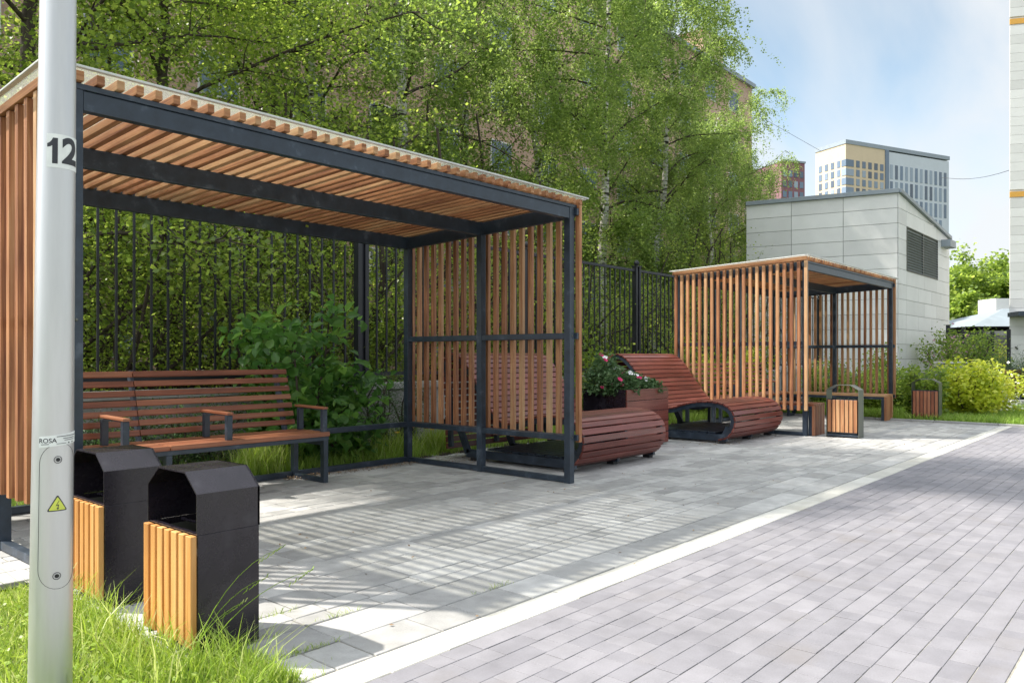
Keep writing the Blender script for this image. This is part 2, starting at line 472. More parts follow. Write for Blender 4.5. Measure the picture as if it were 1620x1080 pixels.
def tag(o, label=None, cat=None, group=None, kind=None):
    if label: o['label'] = label
    if cat: o['category'] = cat
    if group: o['group'] = group
    if kind: o['kind'] = kind
    return o

def thing(name, loc, label, cat, group=None, rz=0.0):
    o = bpy.data.objects.new(name, None); o.empty_display_size = 0.2
    o.location = loc; o.rotation_euler = (0, 0, rz); col.objects.link(o)
    return tag(o, label, cat, group)

KIDS = {}
def kids(o):
    return [c for c in bpy.data.objects if c.parent == o]

def copy_tree(o, loc=None, label=None, rz=None, scale=None, parent=None):
    c = o.copy(); col.objects.link(c); c.parent = parent
    if loc is not None: c.location = loc
    if rz is not None: c.rotation_euler = (0, 0, rz)
    if scale is not None: c.scale = scale
    if label: c['label'] = label
    for k in kids(o):
        copy_tree(k, parent=c)
    return c

def struct(o):
    return tag(o, kind='structure')

def px(x, Y):
    """ground point on the line Y = const seen at picture column x (used to read positions off the photo)"""
    k = (x - 810) / 1230.0
    return Y * (cs + k * sn) / (sn - k * cs)

def pd(x, d, y=None):
    """point at picture column x and distance d along the view direction"""
    k = (x - 810) / 1230.0
    X = d * (cs + k * sn); Y = d * (sn - k * cs)
    if y is None:
        return X, Y
    return X, Y, 1.2 + (563 - y) / 1230.0 * d

# ------------------------------------------------------------------ ground, paving, road
mb = MB(); mb.add([(-400, -400, -0.06), (900, -400, -0.06), (900, 900, -0.06), (-400, 900, -0.06)], [(0, 1, 2, 3)], None, 0.5)
struct(mb.build('ground', 'lawn_soil'))
mb = MB()
for xa, xb, ya, yb_, zz in ((1.42, 15.6, 2.93, 6.78, -.006), (1.63, 15.6, 2.465, 2.93, -.006), (.9, 15.6, 2.287, 2.465, -.006), (-4, 15.6, -4, 2.287, -.0035)):
    mb.add([(xa, ya, zz), (xb, ya, zz), (xb, yb_, zz), (xa, yb_, zz)], [(0, 1, 2, 3)], None, 0.5)
struct(mb.build('paving_bed', 'sand_joint'))

def stones(mb, x0, x1, y0, y1, lens, gap, amp, rnd, e=0.0035):
    x = x0 - rnd.random() * lens[0]
    while x < x1:
        L = rnd.choice(lens)
        a = max(x, x0); b = min(x + L, x1)
        x += L
        if b - a < 0.03:
            continue
        g = gap * (0.6 + rnd.random() * 0.8) / 2
        j = gap * 0.35
        xa, xb = a + g * 1.2 + rnd.uniform(-j, j) * 0.4, b - g * 1.2 + rnd.uniform(-j, j) * 0.4
        wob = rnd.uniform(-.0011, .0011)
        ya, yb = y0 + g + rnd.uniform(0, j) + wob, y1 - g - rnd.uniform(0, j) + wob
        dz = [rnd.uniform(-amp, amp) for _ in range(4)]
        base = rnd.uniform(-amp, amp)
        top = [(xa + e, ya + e, base + dz[0]), (xb - e, ya + e, base + dz[1]), (xb - e, yb - e, base + dz[2]), (xa + e, yb - e, base + dz[3])]
        mid = [(xa, ya, base + dz[0] - e), (xb, ya, base + dz[1] - e), (xb, yb, base + dz[2] - e), (xa, yb, base + dz[3] - e)]
        low = [(xa, ya, -0.03), (xb, ya, -0.03), (xb, yb, -0.03), (xa, yb, -0.03)]
        fs = [(0, 1, 2, 3)]
        for k in range(4):
            k2 = (k + 1) % 4
            fs.append((4 + k, 4 + k2, k2, k)); fs.append((8 + k, 8 + k2, 4 + k2, 4 + k))
        mb.add(top + mid + low, fs, None, rnd.random())

rnd = random.Random(11)
mb = MB()
y = 2.465
rows = [0.245, 0.25, 0.125, 0.125, 0.245, 0.13, 0.25, 0.125, 0.245, 0.13, 0.245, 0.13, 0.25, 0.25, 0.13, 0.25, 0.245, 0.245, 0.13, 0.245, 0.25, 0.245, 0.245, 0.13, 0.245]
for h in rows:
    if y > 6.75: break
    x0 = 1.62 if y < 2.93 else 1.42 if y < 4.6 else 1.15
    stones(mb, x0 + rnd.uniform(0, 0.05), 15.58, y, y + h, [0.37, 0.25, 0.25, 0.37, 0.19, 0.5] if h > 0.2 else [0.25, 0.18, 0.18], 0.006, 0.0012, rnd)
    y += h
struct(mb.build('paving', 'paver'))
mb = MB()
stones(mb, 0.9, 15.58, 2.287, 2.462, [0.5, 0.4, 0.3], 0.005, 0.001, rnd)
struct(mb.build('edging_strip', 'pale_strip'))
mb = MB()
y = 2.283
while y > 0.60:
    stones(mb, 0.2, 15.58, y - 0.104, y, [0.104, 0.155, 0.205, 0.155, 0.104], 0.0021, 0.0007, rnd, 0.0013)
    y -= 0.104
struct(mb.build('road', 'road_paver'))
yb = y
mb = MB()
stones(mb, 0.8, 15.58, yb - 0.2, yb - 0.004, [0.5, 0.6], 0.006, 0.001, rnd)
struct(mb.build('edging_strip', 'pale_strip'))
mb = MB()
y = yb - 0.204
while y > -2.4:
    stones(mb, -1.5, 15.58, y - 0.25, y, [0.37, 0.25, 0.5], 0.006, 0.001, rnd)
    y -= 0.25
struct(mb.build('pavement', 'paver'))
mb = MB()
x = -2.5
for i in range(12):
    mb.box(15.6, 15.7, x + 0.004, x + 0.996, -0.06, 0.035)
    x += 1.0
x = 1.15
struct(mb.build('kerb', 'concrete', None, 0.008))
# lawn sheets
def sheet(name, x0, x1, y0, y1, z, amp, mat, nx, ny, seed=0):
    rr = np.random.default_rng(seed)
    xs = np.linspace(x0, x1, nx + 1); ys = np.linspace(y0, y1, ny + 1)
    X, Y = np.meshgrid(xs, ys); Z = z + rr.random(X.shape) * amp
    V = np.stack([X.ravel(), Y.ravel(), Z.ravel()], 1)
    i, j = np.meshgrid(np.arange(nx), np.arange(ny)); a = (j * (nx + 1) + i).ravel()
    Q = np.stack([a, a + 1, a + nx + 2, a + nx + 1], 1)
    return fast_mesh(name, V, Q, np.full(len(Q), 0.5), mat)
struct(sheet('lawn_bed', -4.0, 1.41, 2.31, 4.55, -0.02, 0.03, 'lawn_soil', 60, 30))
struct(sheet('lawn_bed', 1.411, 1.66, 2.47, 2.97, -0.025, 0.02, 'lawn_soil', 8, 10, 9))
struct(sheet('planting_bed', -6.0, 24.0, 6.80, 8.36, -0.02, 0.05, 'soil', 200, 12, 1))
struct(sheet('lawn_bed', 15.71, 60.0, -14.0, 6.8, -0.02, 0.03, 'lawn_soil', 80, 40, 2))
struct(sheet('woodland_ground', -30, 60.0, 8.7, 24, 0.45, 0.25, 'soil', 90, 20, 3))

# ------------------------------------------------------------------ grass / leaves
def blades(name, xy, hmin, hmax, wid, seed, mat, z0=0.0, lean=0.5, parent=None, zfun=None, tintbase=None):
    rr = np.random.default_rng(seed)
    n = len(xy)
    h = rr.uniform(hmin, hmax, n) * rr.uniform(0.6, 1.0, n)
    az = rr.uniform(0, 2 * np.pi, n); ln = rr.uniform(0.1, lean, n) * h
    dx, dy = np.cos(az) * ln, np.sin(az) * ln
    az2 = rr.uniform(0, 2 * np.pi, n); w = wid * rr.uniform(0.5, 1.2, n) / 2
    sx, sy = np.cos(az2) * w, np.sin(az2) * w
    z = np.full(n, z0)
    def P(fx, fz, sg, wf):
        return np.stack([xy[:, 0] + dx * fx + sx * sg * wf, xy[:, 1] + dy * fx + sy * sg * wf, z + h * fz], 1)
    L = [P(0, 0, -1, 1), P(0, 0, 1, 1), P(.35, .55, 1, .85), P(.35, .55, -1, .85), P(1, .93, .4, .35), P(1, .93, -.4, .35)]
    V = np.stack(L, 1).reshape(-1, 3)
    b = np.arange(n) * 6
    Q = np.concatenate([np.stack([b, b + 1, b + 2, b + 3], 1), np.stack([b + 3, b + 2, b + 4, b + 5], 1)])
    t = np.clip(rr.normal(0.45, 0.2, n), 0, 1)
    t = np.where(rr.random(n) < 0.14, rr.uniform(.85, 1.0, n), t)
    return fast_mesh(name, V, Q, np.concatenate([t, t]), mat, parent)

def leafverts(P, size, seed, down=0.0, aspect=0.62, fold=False, tint=None, flatness=0.4):
    rr = np.random.default_rng(seed)
    n = len(P)
    nrm = rr.normal(0, 1, (n, 3)); nrm[:, 2] = np.abs(nrm[:, 2]) + flatness
    nrm /= np.linalg.norm(nrm, axis=1)[:, None]
    d = rr.normal(0, 1, (n, 3)); d[:, 2] -= down
    d -= nrm * np.sum(d * nrm, 1)[:, None]; d /= np.linalg.norm(d, axis=1)[:, None] + 1e-9
    s = np.cross(nrm, d)
    sz = (size * rr.uniform(0.6, 1.25, n))[:, None]
    t = np.clip(rr.normal(0.45, 0.2, n), 0, 1) if tint is None else np.clip(tint + rr.normal(0, 0.13, n), 0, 1)
    if not fold:
        V = np.stack([P, P + d * sz * .45 + s * sz * aspect / 2, P + d * sz, P + d * sz * .45 - s * sz * aspect / 2], 1).reshape(-1, 3)
        b = np.arange(n) * 4
        return V, np.stack([b, b + 1, b + 2, b + 3], 1), t
    up = nrm * sz * 0.12
    V = np.stack([P, P + d * sz * .25 + s * sz * aspect * .5 + up, P + d * sz * .65 + s * sz * aspect * .38 + up, P + d * sz - up * .8,
                  P + d * sz * .65 - s * sz * aspect * .38 + up, P + d * sz * .25 - s * sz * aspect * .5 + up], 1).reshape(-1, 3)
    b = np.arange(n) * 6
    Q = np.concatenate([np.stack([b, b + 1, b + 2, b + 3], 1), np.stack([b, b + 3, b + 4, b + 5], 1)])
    return V, Q, np.concatenate([t, t])

def leaves(name, P, size, seed, mat, parent=None, **kw):
    V, Q, t = leafverts(P, size, seed, **kw)
    return fast_mesh(name, V, Q, t, mat, parent)

def curve_pts(p, d, L, n, droop, rr, wob=0.12):
    pts = [np.array(p, float)]; d = np.array(d, float); d /= np.linalg.norm(d)
    for i in range(n):
        d = d + rr.normal(0, wob, 3); d[2] -= droop
        d /= np.linalg.norm(d)
        pts.append(pts[-1] + d * L / n)
    return pts

def make_tree(name, loc, H, Rad, kind, seed, nleaf, label, base=0.22, group='trees behind the fence', limbs=26, leaf=0.075, z0=0.5, trunk_r=None, leafmat_=None, rz=0.0):
    rr = np.random.default_rng(seed)
    root = thing(name, (loc[0], loc[1], z0), label, 'tree', group, rz)
    birch = kind == 'birch'
    tr = trunk_r or (0.0088 * H if birch else 0.014 * H)
    tp = [np.array((0., 0., -0.3))]
    lean = rr.normal(0, 0.02, 2)
    nT = 12
    for i in range(1, nT + 1):
        f = i / nT
        tp.append(np.array((lean[0] * H * f + rr.normal(0, .01 * H * f), lean[1] * H * f + rr.normal(0, .01 * H * f), H * f)))
    mb = MB(); mb.tube([tuple(p) for p in tp], [tr * (1.25 - 1.15 * i / nT) + 0.01 for i in range(nT + 1)], 9)
    mb.build('trunk', 'birch_bark' if birch else 'bark', root)
    br = MB(); anchors = []; anw = []
    for k in range(limbs):
        f = base + (0.97 - base) * ((k + rr.random() * .8) / limbs)
        i = min(int(f * nT), nT - 1); a = f * nT - i
        p = tp[i] * (1 - a) + tp[i + 1] * a
        prof = (math.sin(math.pi * min(1, (1 - f) / (1 - base) * 0.85 + 0.12)) ** 0.8) if birch else math.sqrt(max(0.05, 1 - ((f - 0.5) / 0.55) ** 2))
        L = Rad * max(0.25, prof) * rr.uniform(0.75, 1.15)
        az = k * 2.399 + rr.normal(0, .35)
        el = rr.uniform(0.45, 1.0) if birch else rr.uniform(0.15, 0.9)
        d = (math.cos(az) * math.cos(el), math.sin(az) * math.cos(el), math.sin(el))
        pts = curve_pts(p, d, L * 1.15, 6, 0.10 if birch else 0.04, rr)
        r0 = tr * 0.42 * (1.1 - f)
        br.tube([tuple(q) for q in pts], [r0 * (1 - j / 7) + 0.006 for j in range(7)], 5, cap=False)
        for j in range(2, 7):
            for _ in range(2 if birch else 3):
                d2 = pts[j] - pts[j - 1]; d2 = d2 / np.linalg.norm(d2) + rr.normal(0, .6, 3)
                L2 = L * rr.uniform(0.15, 0.42)
                sp = curve_pts(pts[j], d2, L2, 3, 0.15 if birch else 0.03, rr, .2)
                br.tube([tuple(q) for q in sp], [r0 * .35 + .004, r0 * .2 + .003, .004, .002], 3, cap=False)
                for q in sp[1:]:
                    anchors.append(q); anw.append(1.0)
            anchors.append(pts[j]); anw.append(.7)
    br.build('branches', 'bark', root)
    A = np.array(anchors)
    nA = len(A)
    ctint = np.clip(rr.normal(0.42, 0.16, nA), 0.05, 0.95)
    idx = rr.integers(0, nA, nleaf)
    P = A[idx].copy()
    if birch:
        SL = rr.uniform(0.3, 1.5, nA) * rr.choice([0.45, 1.0, 1.25], nA)
        nst = 3
        off = rr.normal(0, .20, (nA, nst, 3)); st = rr.integers(0, nst, nleaf)
        t = rr.random(nleaf) ** 0.8
        P += off[idx, st] * np.array((1, 1, .5)) * (0.5 + t[:, None])
        P[:, 2] -= t * SL[idx]
        P += rr.normal(0, .055, (nleaf, 3))
        down = 0.9
    else:
        P += rr.normal(0, .26, (nleaf, 3)) * np.array((1.1, 1.1, .8))
        down = 0.3
    leaves('crown', P, leaf, seed + 1, leafmat_ or ('birch_leaf' if birch else 'maple_leaf'), root, down=down, tint=ctint[idx],
           aspect=0.72 if birch else 0.85)
    return root

# ------------------------------------------------------------------ retaining wall and fence behind the shelters
mb = MB()
x = -6.0
while x < 25:
    mb.box(x + .004, x + 1.996, 8.36, 8.64, -0.1, 0.74); mb.box(x - .0, x + 1.997, 8.33, 8.67, 0.743, 0.83)
    x += 2.0
tag(mb.build('retaining_wall', 'concrete', None, 0.006), 'low grey concrete retaining wall carrying the tall black fence', 'wall')

FX = [-7.5, -4.0, -0.52, 2.96, 6.62, 10.1, 13.59, 17.05, 20.5, 24.0]
fence = thing('fence', (0, 8.5, 0.83), 'tall black steel picket fence with square posts running behind the shelters', 'fence')
for i, x in enumerate(FX):
    mb = MB(); mb.box(x - .09, x - .03, -.05, .05, 0, 2.18); mb.box(x + .03, x + .09, -.05, .05, 0, 2.18); mb.box(x - .028, x + .028, -.02, .02, 0, 2.15)
    mb.box(x - .1, x + .1, -.07, .07, 2.18, 2.20)
    p = mb.build('post', 'fence_paint', fence)
    m2 = MB(); m2.tube([(x, 0, 2.2 + 0.03 * k) for k in range(5)], [.02, .05, .058, .045, .01], 10); m2.build('finial', 'fence_paint', p)
    if i < len(FX) - 1:
        xe = FX[i + 1]
        mb = MB(); mb.box(x + .09, xe - .09, -.022, .022, 2.08, 2.13); mb.build('rail', 'fence_paint', fence)
        mb = MB(); mb.box(x + .09, xe - .09, -.022, .022, 0.10, 0.15); mb.build('rail', 'fence_paint', fence)
        mb = MB(); n = 19; st = (xe - x - .18) / n
        for k in range(1, n):
            mb.box(x + .09 + k * st - .011, x + .09 + k * st + .011, -.011, .011, .15, 2.08)
        mb.build('picket_panel', 'fence_paint', fence)

# ------------------------------------------------------------------ slatted pergola (4.45 wide, 2.4 deep, 2.7 high)
ZF, SL = 2.63, 0.035
def zt(y):            # top of the frame falls gently towards the back
    return ZF - SL * y

def make_pergola(label, left_pitch):
    W, D = 4.40, 2.36
    g = thing('pergola', (1.53, 4.395, 0), label, 'pergola', 'slatted wooden shelters with black steel frames')
    pw = .035
    def post(x, y):
        mb = MB(); mb.box(x - pw, x + pw, y - pw, y + pw, 0.0, zt(y) - .002)
        p = mb.build('post', 'steel_paint', g, .003)
    ys = [0.035, D / 2, D - .035]
    for x in (.035, W - .035):
        for y in ys:
            post(x, y)
    # beams
    def beam(mbfun, nm='beam'):
        mb = MB(); mbfun(mb); return mb.build(nm, 'steel_paint', g, .003)
    def front(mb):
        mb.box(.072, W - .072, .004, .064, ZF - .135, ZF - .032)
        mb.box(-.03, W + .03, -.008, .072, ZF - .030, ZF)
    beam(front)
    for xa, xb in ((-.06, -.001), (W + .001, W + .06)):
        mb = MB(); mb.box(xa, xb, -.03, .05, ZF - .10, ZF - .035); mb.build('bracket', 'steel_paint', g, .004)
    for y in ys[1:]:
        beam(lambda mb: mb.box(.072, W - .072, y - .03, y + .03, zt(y) - .135, zt(y) - .004))
    for x in (.035, W - .035):
        def side(mb, x=x):
            mb.bar((x, .066, zt(.066) - .07), (x, D - .066, zt(D - .066) - .07), .05, .128)
        beam(side)
    def rail(z, h, outer, nm):
        for s, x in ((-1, .035), (1, W - .035)):
            mb = MB()
            if outer:
                xo = x + s * (pw + .017)
                m2 = MB(); m2.box(xo - .0145, xo + .0145, -.03, D, z, z + h); m2.build('slat_rail', 'steel_paint', g, .003)
            mb.box(x - .028, x + .028, .05, D - .05, z + .002, z + h - .002)
            mb.build(nm, 'steel_paint', g, .003)
    rail(0.40, .055, True, 'rail'); rail(1.36, .06, True, 'rail'); rail(0.004, .055, False, 'base_rail')
    mb = MB(); mb.box(.073, W - .073, D - .065, D - .008, .40, .455); mb.build('rail', 'steel_paint', g, .003)
    mb = MB(); mb.box(.073, W - .073, D - .065, D - .008, .006, .06); mb.build('base_rail', 'steel_paint', g, .003)
    for x in (.035, W - .035):
        for zz in (.43, 1.39):
            for yy in (.035, D / 2, D - .035):
                mb = MB(); mb.tube([(x, yy - .036, zz), (x, yy - .041, zz)], .009, 6); mb.build('bolt', 'grey_steel', g)
    # vertical slat walls, outside the posts
    for s, x in ((-1, .035), (1, W - .035)):
        mb = MB(); pitch = left_pitch if s < 0 else .118
        xo = x + s * (pw + .052)
        y = -.012
        while y < D + .02:
            mb.box(xo - .019, xo + .021, y - .0245, y + .0245, .385 + random.uniform(-.003, .003), zt(y) + .002)
            y += pitch
        mb.build('slat_wall', 'slat_wood', g, .0025)
    # roof slats along the depth
    mb = MB(); n = 45
    for k in range(n):
        x = -.06 + k * (W + .12) / (n - 1)
        w = .0205
        mb.bar((x, -.035, zt(-.035) + .0275 + .003), (x, D + .05, zt(D + .05) + .0275 + .003), w * 2, .052)
    mb.build('roof_slats', 'slat_wood', g, .0035)
    # clear sheet on top
    mb = MB(); nx, ny = 44, 2
    th = .012
    vs = []; fs = []
    for k, dz in ((0, 0), (1, th)):
        for j in range(ny + 1):
            yy = -.045 + (D + .09) * j / ny
            for i in range(nx + 1):
                xx = -.115 + (W + .23) * i / nx
                sag = -.002 * math.sin(i * 1.1) * (1 if j == 0 else .4)
                vs.append((xx, yy, zt(yy) + .059 + dz + sag * (1 if j != 1 else 0)))
    o = (nx + 1) * (ny + 1)
    for j in range(ny):
        for i in range(nx):
            a = j * (nx + 1) + i
            fs.append((a, a + nx + 1, a + nx + 2, a + 1)); fs.append((o + a, o + a + 1, o + a + nx + 2, o + a + nx + 1))
    for i in range(nx):
        fs.append((i, i + 1, o + i + 1, o + i)); a = ny * (nx + 1) + i; fs.append((a + 1, a, o + a, o + a + 1))
    for j in range(ny):
        a = j * (nx + 1); fs.append((a + nx + 1, a, o + a, o + a + nx + 1)); a += nx; fs.append((a, a + nx + 1, o + a + nx + 1, o + a))
    mb.add(vs, fs, None, .5)
    mb.build('roof_sheet', 'roof_sheet', g)
    ya, yb_, xa, xb = -.062, D + .062, -.13, W + .13
    for p0, p1 in (((xa, ya), (xb, ya)), ((xa, yb_), (xb, yb_)), ((xa, ya + .026), (xa, yb_ - .026)), ((xb, ya + .026), (xb, yb_ - .026))):
        mb = MB(); mb.bar((p0[0], p0[1], zt(p0[1]) + .066), (p1[0], p1[1], zt(p1[1]) + .066), .03, .013); mb.build('edge_profile', 'milky_trim', g, .003)
    return g

p1 = make_pergola('large slatted pergola in the foreground sheltering the long bench with armrests', .148)
p2 = make_pergola('smaller looking far slatted pergola in front of the pale clad building', .118)
p2.location = (11.66, 4.33, 0); p2.scale = (1.02, .92, 1)
p2['label'] = 'far slatted pergola standing in front of the pale clad building'

# ------------------------------------------------------------------ benches
def leg_frame(root, x, y0, y1, h, w=.05, d=.06):
    mb = MB()
    mb.box(x - w / 2, x + w / 2, y0, y0 + d, 0, h); mb.box(x - w / 2, x + w / 2, y1 - d, y1, 0, h)
    mb.box(x - w / 2, x + w / 2, y0 + d + .001, y1 - d - .001, h - .045, h)
    mb.box(x - w / 2, x + w / 2, y0 + d + .001, y1 - d - .001, .0, .045)
    return mb.build('leg_frame', 'steel_paint', root, .003)

def backed_bench(label, loc, X0, seam, X1, arms, woodm, group):
    """front edge on y = 0, backrest leaning back"""
    b = thing('bench', loc, label, 'bench', group)
    for x in (X0 + .03, seam, X1 - .03):
        leg_frame(b, x, .015, .57, .40)
    mb = MB(); mb.box(X0, X1, 0.012, .06, .402, .440); mb.box(X0, X1, .50, .55, .402, .440)
    mb.build('seat_frame', 'steel_paint', b, .003)
    mb = MB()
    for k in range(7):
        y0 = -.005 + k * .080; yw = .064
        for xa, xb in ((X0, seam - .003), (seam + .003, X1)):
            mb.box(xa, xb, y0, y0 + yw, .442, .480 + random.uniform(-.001, .001))
    mb.build('seat', woodm, b, .004)
    a = R(17)
    up = Vector((0, math.sin(a), math.cos(a))); out_ = Vector((0, -math.cos(a), math.sin(a)))
    o0 = Vector((0, .565, .50))
    mb = MB()
    for k in range(7):
        for xa, xb in ((X0 + .0, seam - .003), (seam + .003, X1 - .02 - .0 * k)):
            c = o0 + up * (.045 + k * .086) + out_ * .02
            mb.frame_box((((xa + xb) / 2), c.y, c.z), Vector((1, 0, 0)), up, out_, (xb - xa) / 2, .025, .011)
    mb.build('backrest', woodm, b, .003)
    for x in (X0 + .08, seam, X1 - .12):
        mb = MB(); mb.bar(Vector((x, .545, .38)), Vector((x, 0, 0)) + Vector((0, o0.y, o0.z)) + up * .60 - out_ * .018, .06, .03, up=(1, 0, 0))
        mb.build('back_post', 'steel_paint', b, .003)
    for x in arms:
        arm = MB(); arm.bar((x, .02, .706), (x, .50, .714), .055, .022); arm = arm.build('armrest', woodm, b, .004)
        mb = MB(); mb.box(x - .025, x + .025, .03, .075, .481, .69); mb.box(x - .025, x + .025, .42, .465, .481, .69)
        mb.box(x - .024, x + .024, .031, .464, .689, .6945)
        mb.build('support', 'steel_paint', arm, .004)
    return b

backed_bench('long orange brown slatted bench with backrest and armrests under the near pergola', (0, 6.156, 0), 1.36, 2.89, 4.42, [2.56, 3.42, 4.39], 'bench_wood', 'backed slatted benches')
backed_bench('backed slatted bench seen through the side slats of the far pergola', (0, 6.05, 0), 12.15, 13.9, 15.75, [13.0, 14.8], 'bench_wood', 'backed slatted benches')

def flat_bench(label, X0, Y0, Y1, w, woodm):
    b = thing('backless_bench', (X0, Y0, 0), label, 'bench', 'backless benches with slatted ends')
    L = Y1 - Y0
    mb = MB()
    for k in range(6):
        x = k * w / 6
        mb.box(x + .004, x + w / 6 - .004, 0, L, .445, .485 + random.uniform(-.001, .001))
    mb.build('seat', woodm, b, .004)
    mb = MB(); mb.box(.01, .05, .03, L - .03, .395, .443); mb.box(w - .05, w - .01, .03, L - .03, .395, .443); mb.build('seat_frame', 'steel_paint', b, .003)
    for y in (.035, L - .06):
        mb = MB(); mb.box(.01, .05, y, y + .05, 0, .394); mb.box(w - .05, w - .01, y, y + .05, 0, .394); mb.box(.051, w - .051, y, y + .05, .0, .04)
        mb.build('leg', 'steel_paint', b, .003)
    mb = MB(); n = 7
    for k in range(n):
        x = k * w / n
        mb.box(x + .005, x + w / n - .010, -.002, .033, 0.004, .444)
    mb.build('end_slats', 'bench_wood' if woodm == 'bench_wood' else woodm, b, .003)
    return b
flat_bench('backless bench whose brown slatted end shows beside the front post of the far pergola', 11.74, 4.25, 6.0, .46, 'bench_wood')
flat_bench('sunlit backless wooden bench along the right slat wall of the far pergola', 15.33, 4.235, 6.1, .46, 'slat_wood')

# ------------------------------------------------------------------ hooded litter bins in the foreground
def hood_bin(label, x, y):
    """slatted face towards -X, body 0.267 deep (X), 0.436 wide (Y)"""
    b = thing('litter_bin', (x, y, 0), label, 'litter bin', 'hooded litter bins beside the lamp post')
    Dp, Wd, t = .267, .436, .006
    mb = MB()
    mb.box(.0, Dp, 0, t, .014, .4925); mb.box(.0, Dp, Wd - t, Wd, .014, .4925); mb.box(Dp - t, Dp - .0005, t + .001, Wd - t - .001, .014, .4925)
    mb.box(.02, Dp - .01, t + .001, Wd - t - .001, .045, .055)
    mb.build('body', 'bin_paint', b, .002)
    mb = MB(); mb.box(.03, Dp - .02, .03, Wd - .03, .0, .0135); mb.build('plinth', 'bin_paint', b)
    prof = [(0, .4935), (0, .655), (.10, .735), (Wd - .10, .735), (Wd, .655), (Wd, .4935)]
    prof_i = [(t, .4935), (t, .652), (.1025, .7285), (Wd - .1025, .7285), (Wd - t, .652), (Wd - t, .4935)]
    mb = MB()
    for i in range(5):
        q = [prof[i], prof[i + 1], prof_i[i + 1], prof_i[i]]
        mb.prism(q, lambda a, c, d: (d, a, c), -.004, Dp + .003, .5)
    mb.build('hood', 'bin_paint', b)
    mb = MB(); mb.prism([(a, max(c, .4926) if c > .4936 else .4926) for a, c in prof], lambda a, c, d: (d, a, c), Dp - .006, Dp - .0005 + .003, .5)
    mb.build('hood_back', 'bin_paint', b)
    mb = MB()
    n = 7; w = Wd / n
    for k in range(n):
        y0 = k * w
        mb.box(-.026, -.001, y0 + .006, y0 + w - .013 + .007 * (k % 2 == 0) * .5, .05 + random.uniform(-.002, .002), .49)
    mb.build('slat_front', 'honey_wood', b, .003)
    mb = MB(); mb.box(.0, .02, .008, Wd - .008, .4925, .497); mb.tube([(.10 + .0 * k, Wd / 2 + .12 * math.cos(k * .5236), .50 + 0.0) for k in range(1)] + [(.13, .06, .49), (.13, Wd - .06, .49)][0:1] + [(.13, Wd - .06, .49)], .006, 6)
    mb.build('liner_rim', 'bin_paint', b)
    mb = MB()
    mb.box(.03, Dp - .03, .03, .034, .10, .47); mb.box(.03, Dp - .03, Wd - .034, Wd - .03, .10, .47); mb.box(.03, .034, .035, Wd - .035, .10, .47); mb.box(Dp - .034, Dp - .03, .035, Wd - .035, .10, .47)
    mb.build('inner_bucket', 'grey_steel', b)
    return b
hood_bin('near black hooded litter bin with honey coloured slat face, right of the lamp post', 1.493, 2.946)
hood_bin('black hooded litter bin partly hidden behind the lamp post, the farther of the pair', 1.50, 3.86)

# ------------------------------------------------------------------ litter bins with a bent metal hoop
def hoop_bin(label, x, y, woodm='bench_wood', rz=0):
    b = thing('litter_bin', (x, y, 0), label, 'litter bin', 'slatted litter bins with a metal hoop', rz)
    Dp, Wd = .23, .46
    prof = [(0, 0), (0, .705), (.12, .775), (Wd - .12, .775), (Wd, .705), (Wd, 0)]
    t = .006
    pi_ = [(t, 0), (t, .701), (.123, .769), (Wd - .123, .769), (Wd - t, .701), (Wd - t, 0)]
    mb = MB()
    for i in range(5):
        mb.prism([prof[i], prof[i + 1], pi_[i + 1], pi_[i]], lambda a, c, d: (d, a, c), .0 if i in (0, 4) else .0, Dp if i in (0, 4) else Dp, .5)
    mb.build('hoop', 'grey_steel', b)
    for xf in (-.012, Dp - .006):
        mb = MB(); n = 7; w = (Wd - .03) / n
        for k in range(n):
            mb.box(xf, xf + .018, .015 + k * w + .004, .015 + (k + 1) * w - .008, .08, .555)
        mb.build('slat_panel', woodm, b, .003)
    mb = MB(); mb.box(.004, Dp - .004, t + .001, Wd - t - .001, .02, .05); mb.box(.02, Dp - .02, .03, .034, .06, .565); mb.box(.02, Dp - .02, Wd - .034, Wd - .03, .06, .565)
    mb.box(.02, .024, .035, Wd - .035, .06, .565); mb.box(Dp - .024, Dp - .02, .035, Wd - .035, .06, .565)
    mb.build('inner_bucket', 'steel_paint', b)
    return b
hoop_bin('orange slatted bin with grey metal hoop, standing in front of the far pergola', 11.80, 3.63, 'slat_wood')
hoop_bin('red brown slatted bin with metal hoop at the lawn edge, right of the far pergola', 15.85, 3.47)
hoop_bin('dark red bin with thin metal hoop half hidden behind the yellow green bush', 19.4, 4.3, 'red_wood')

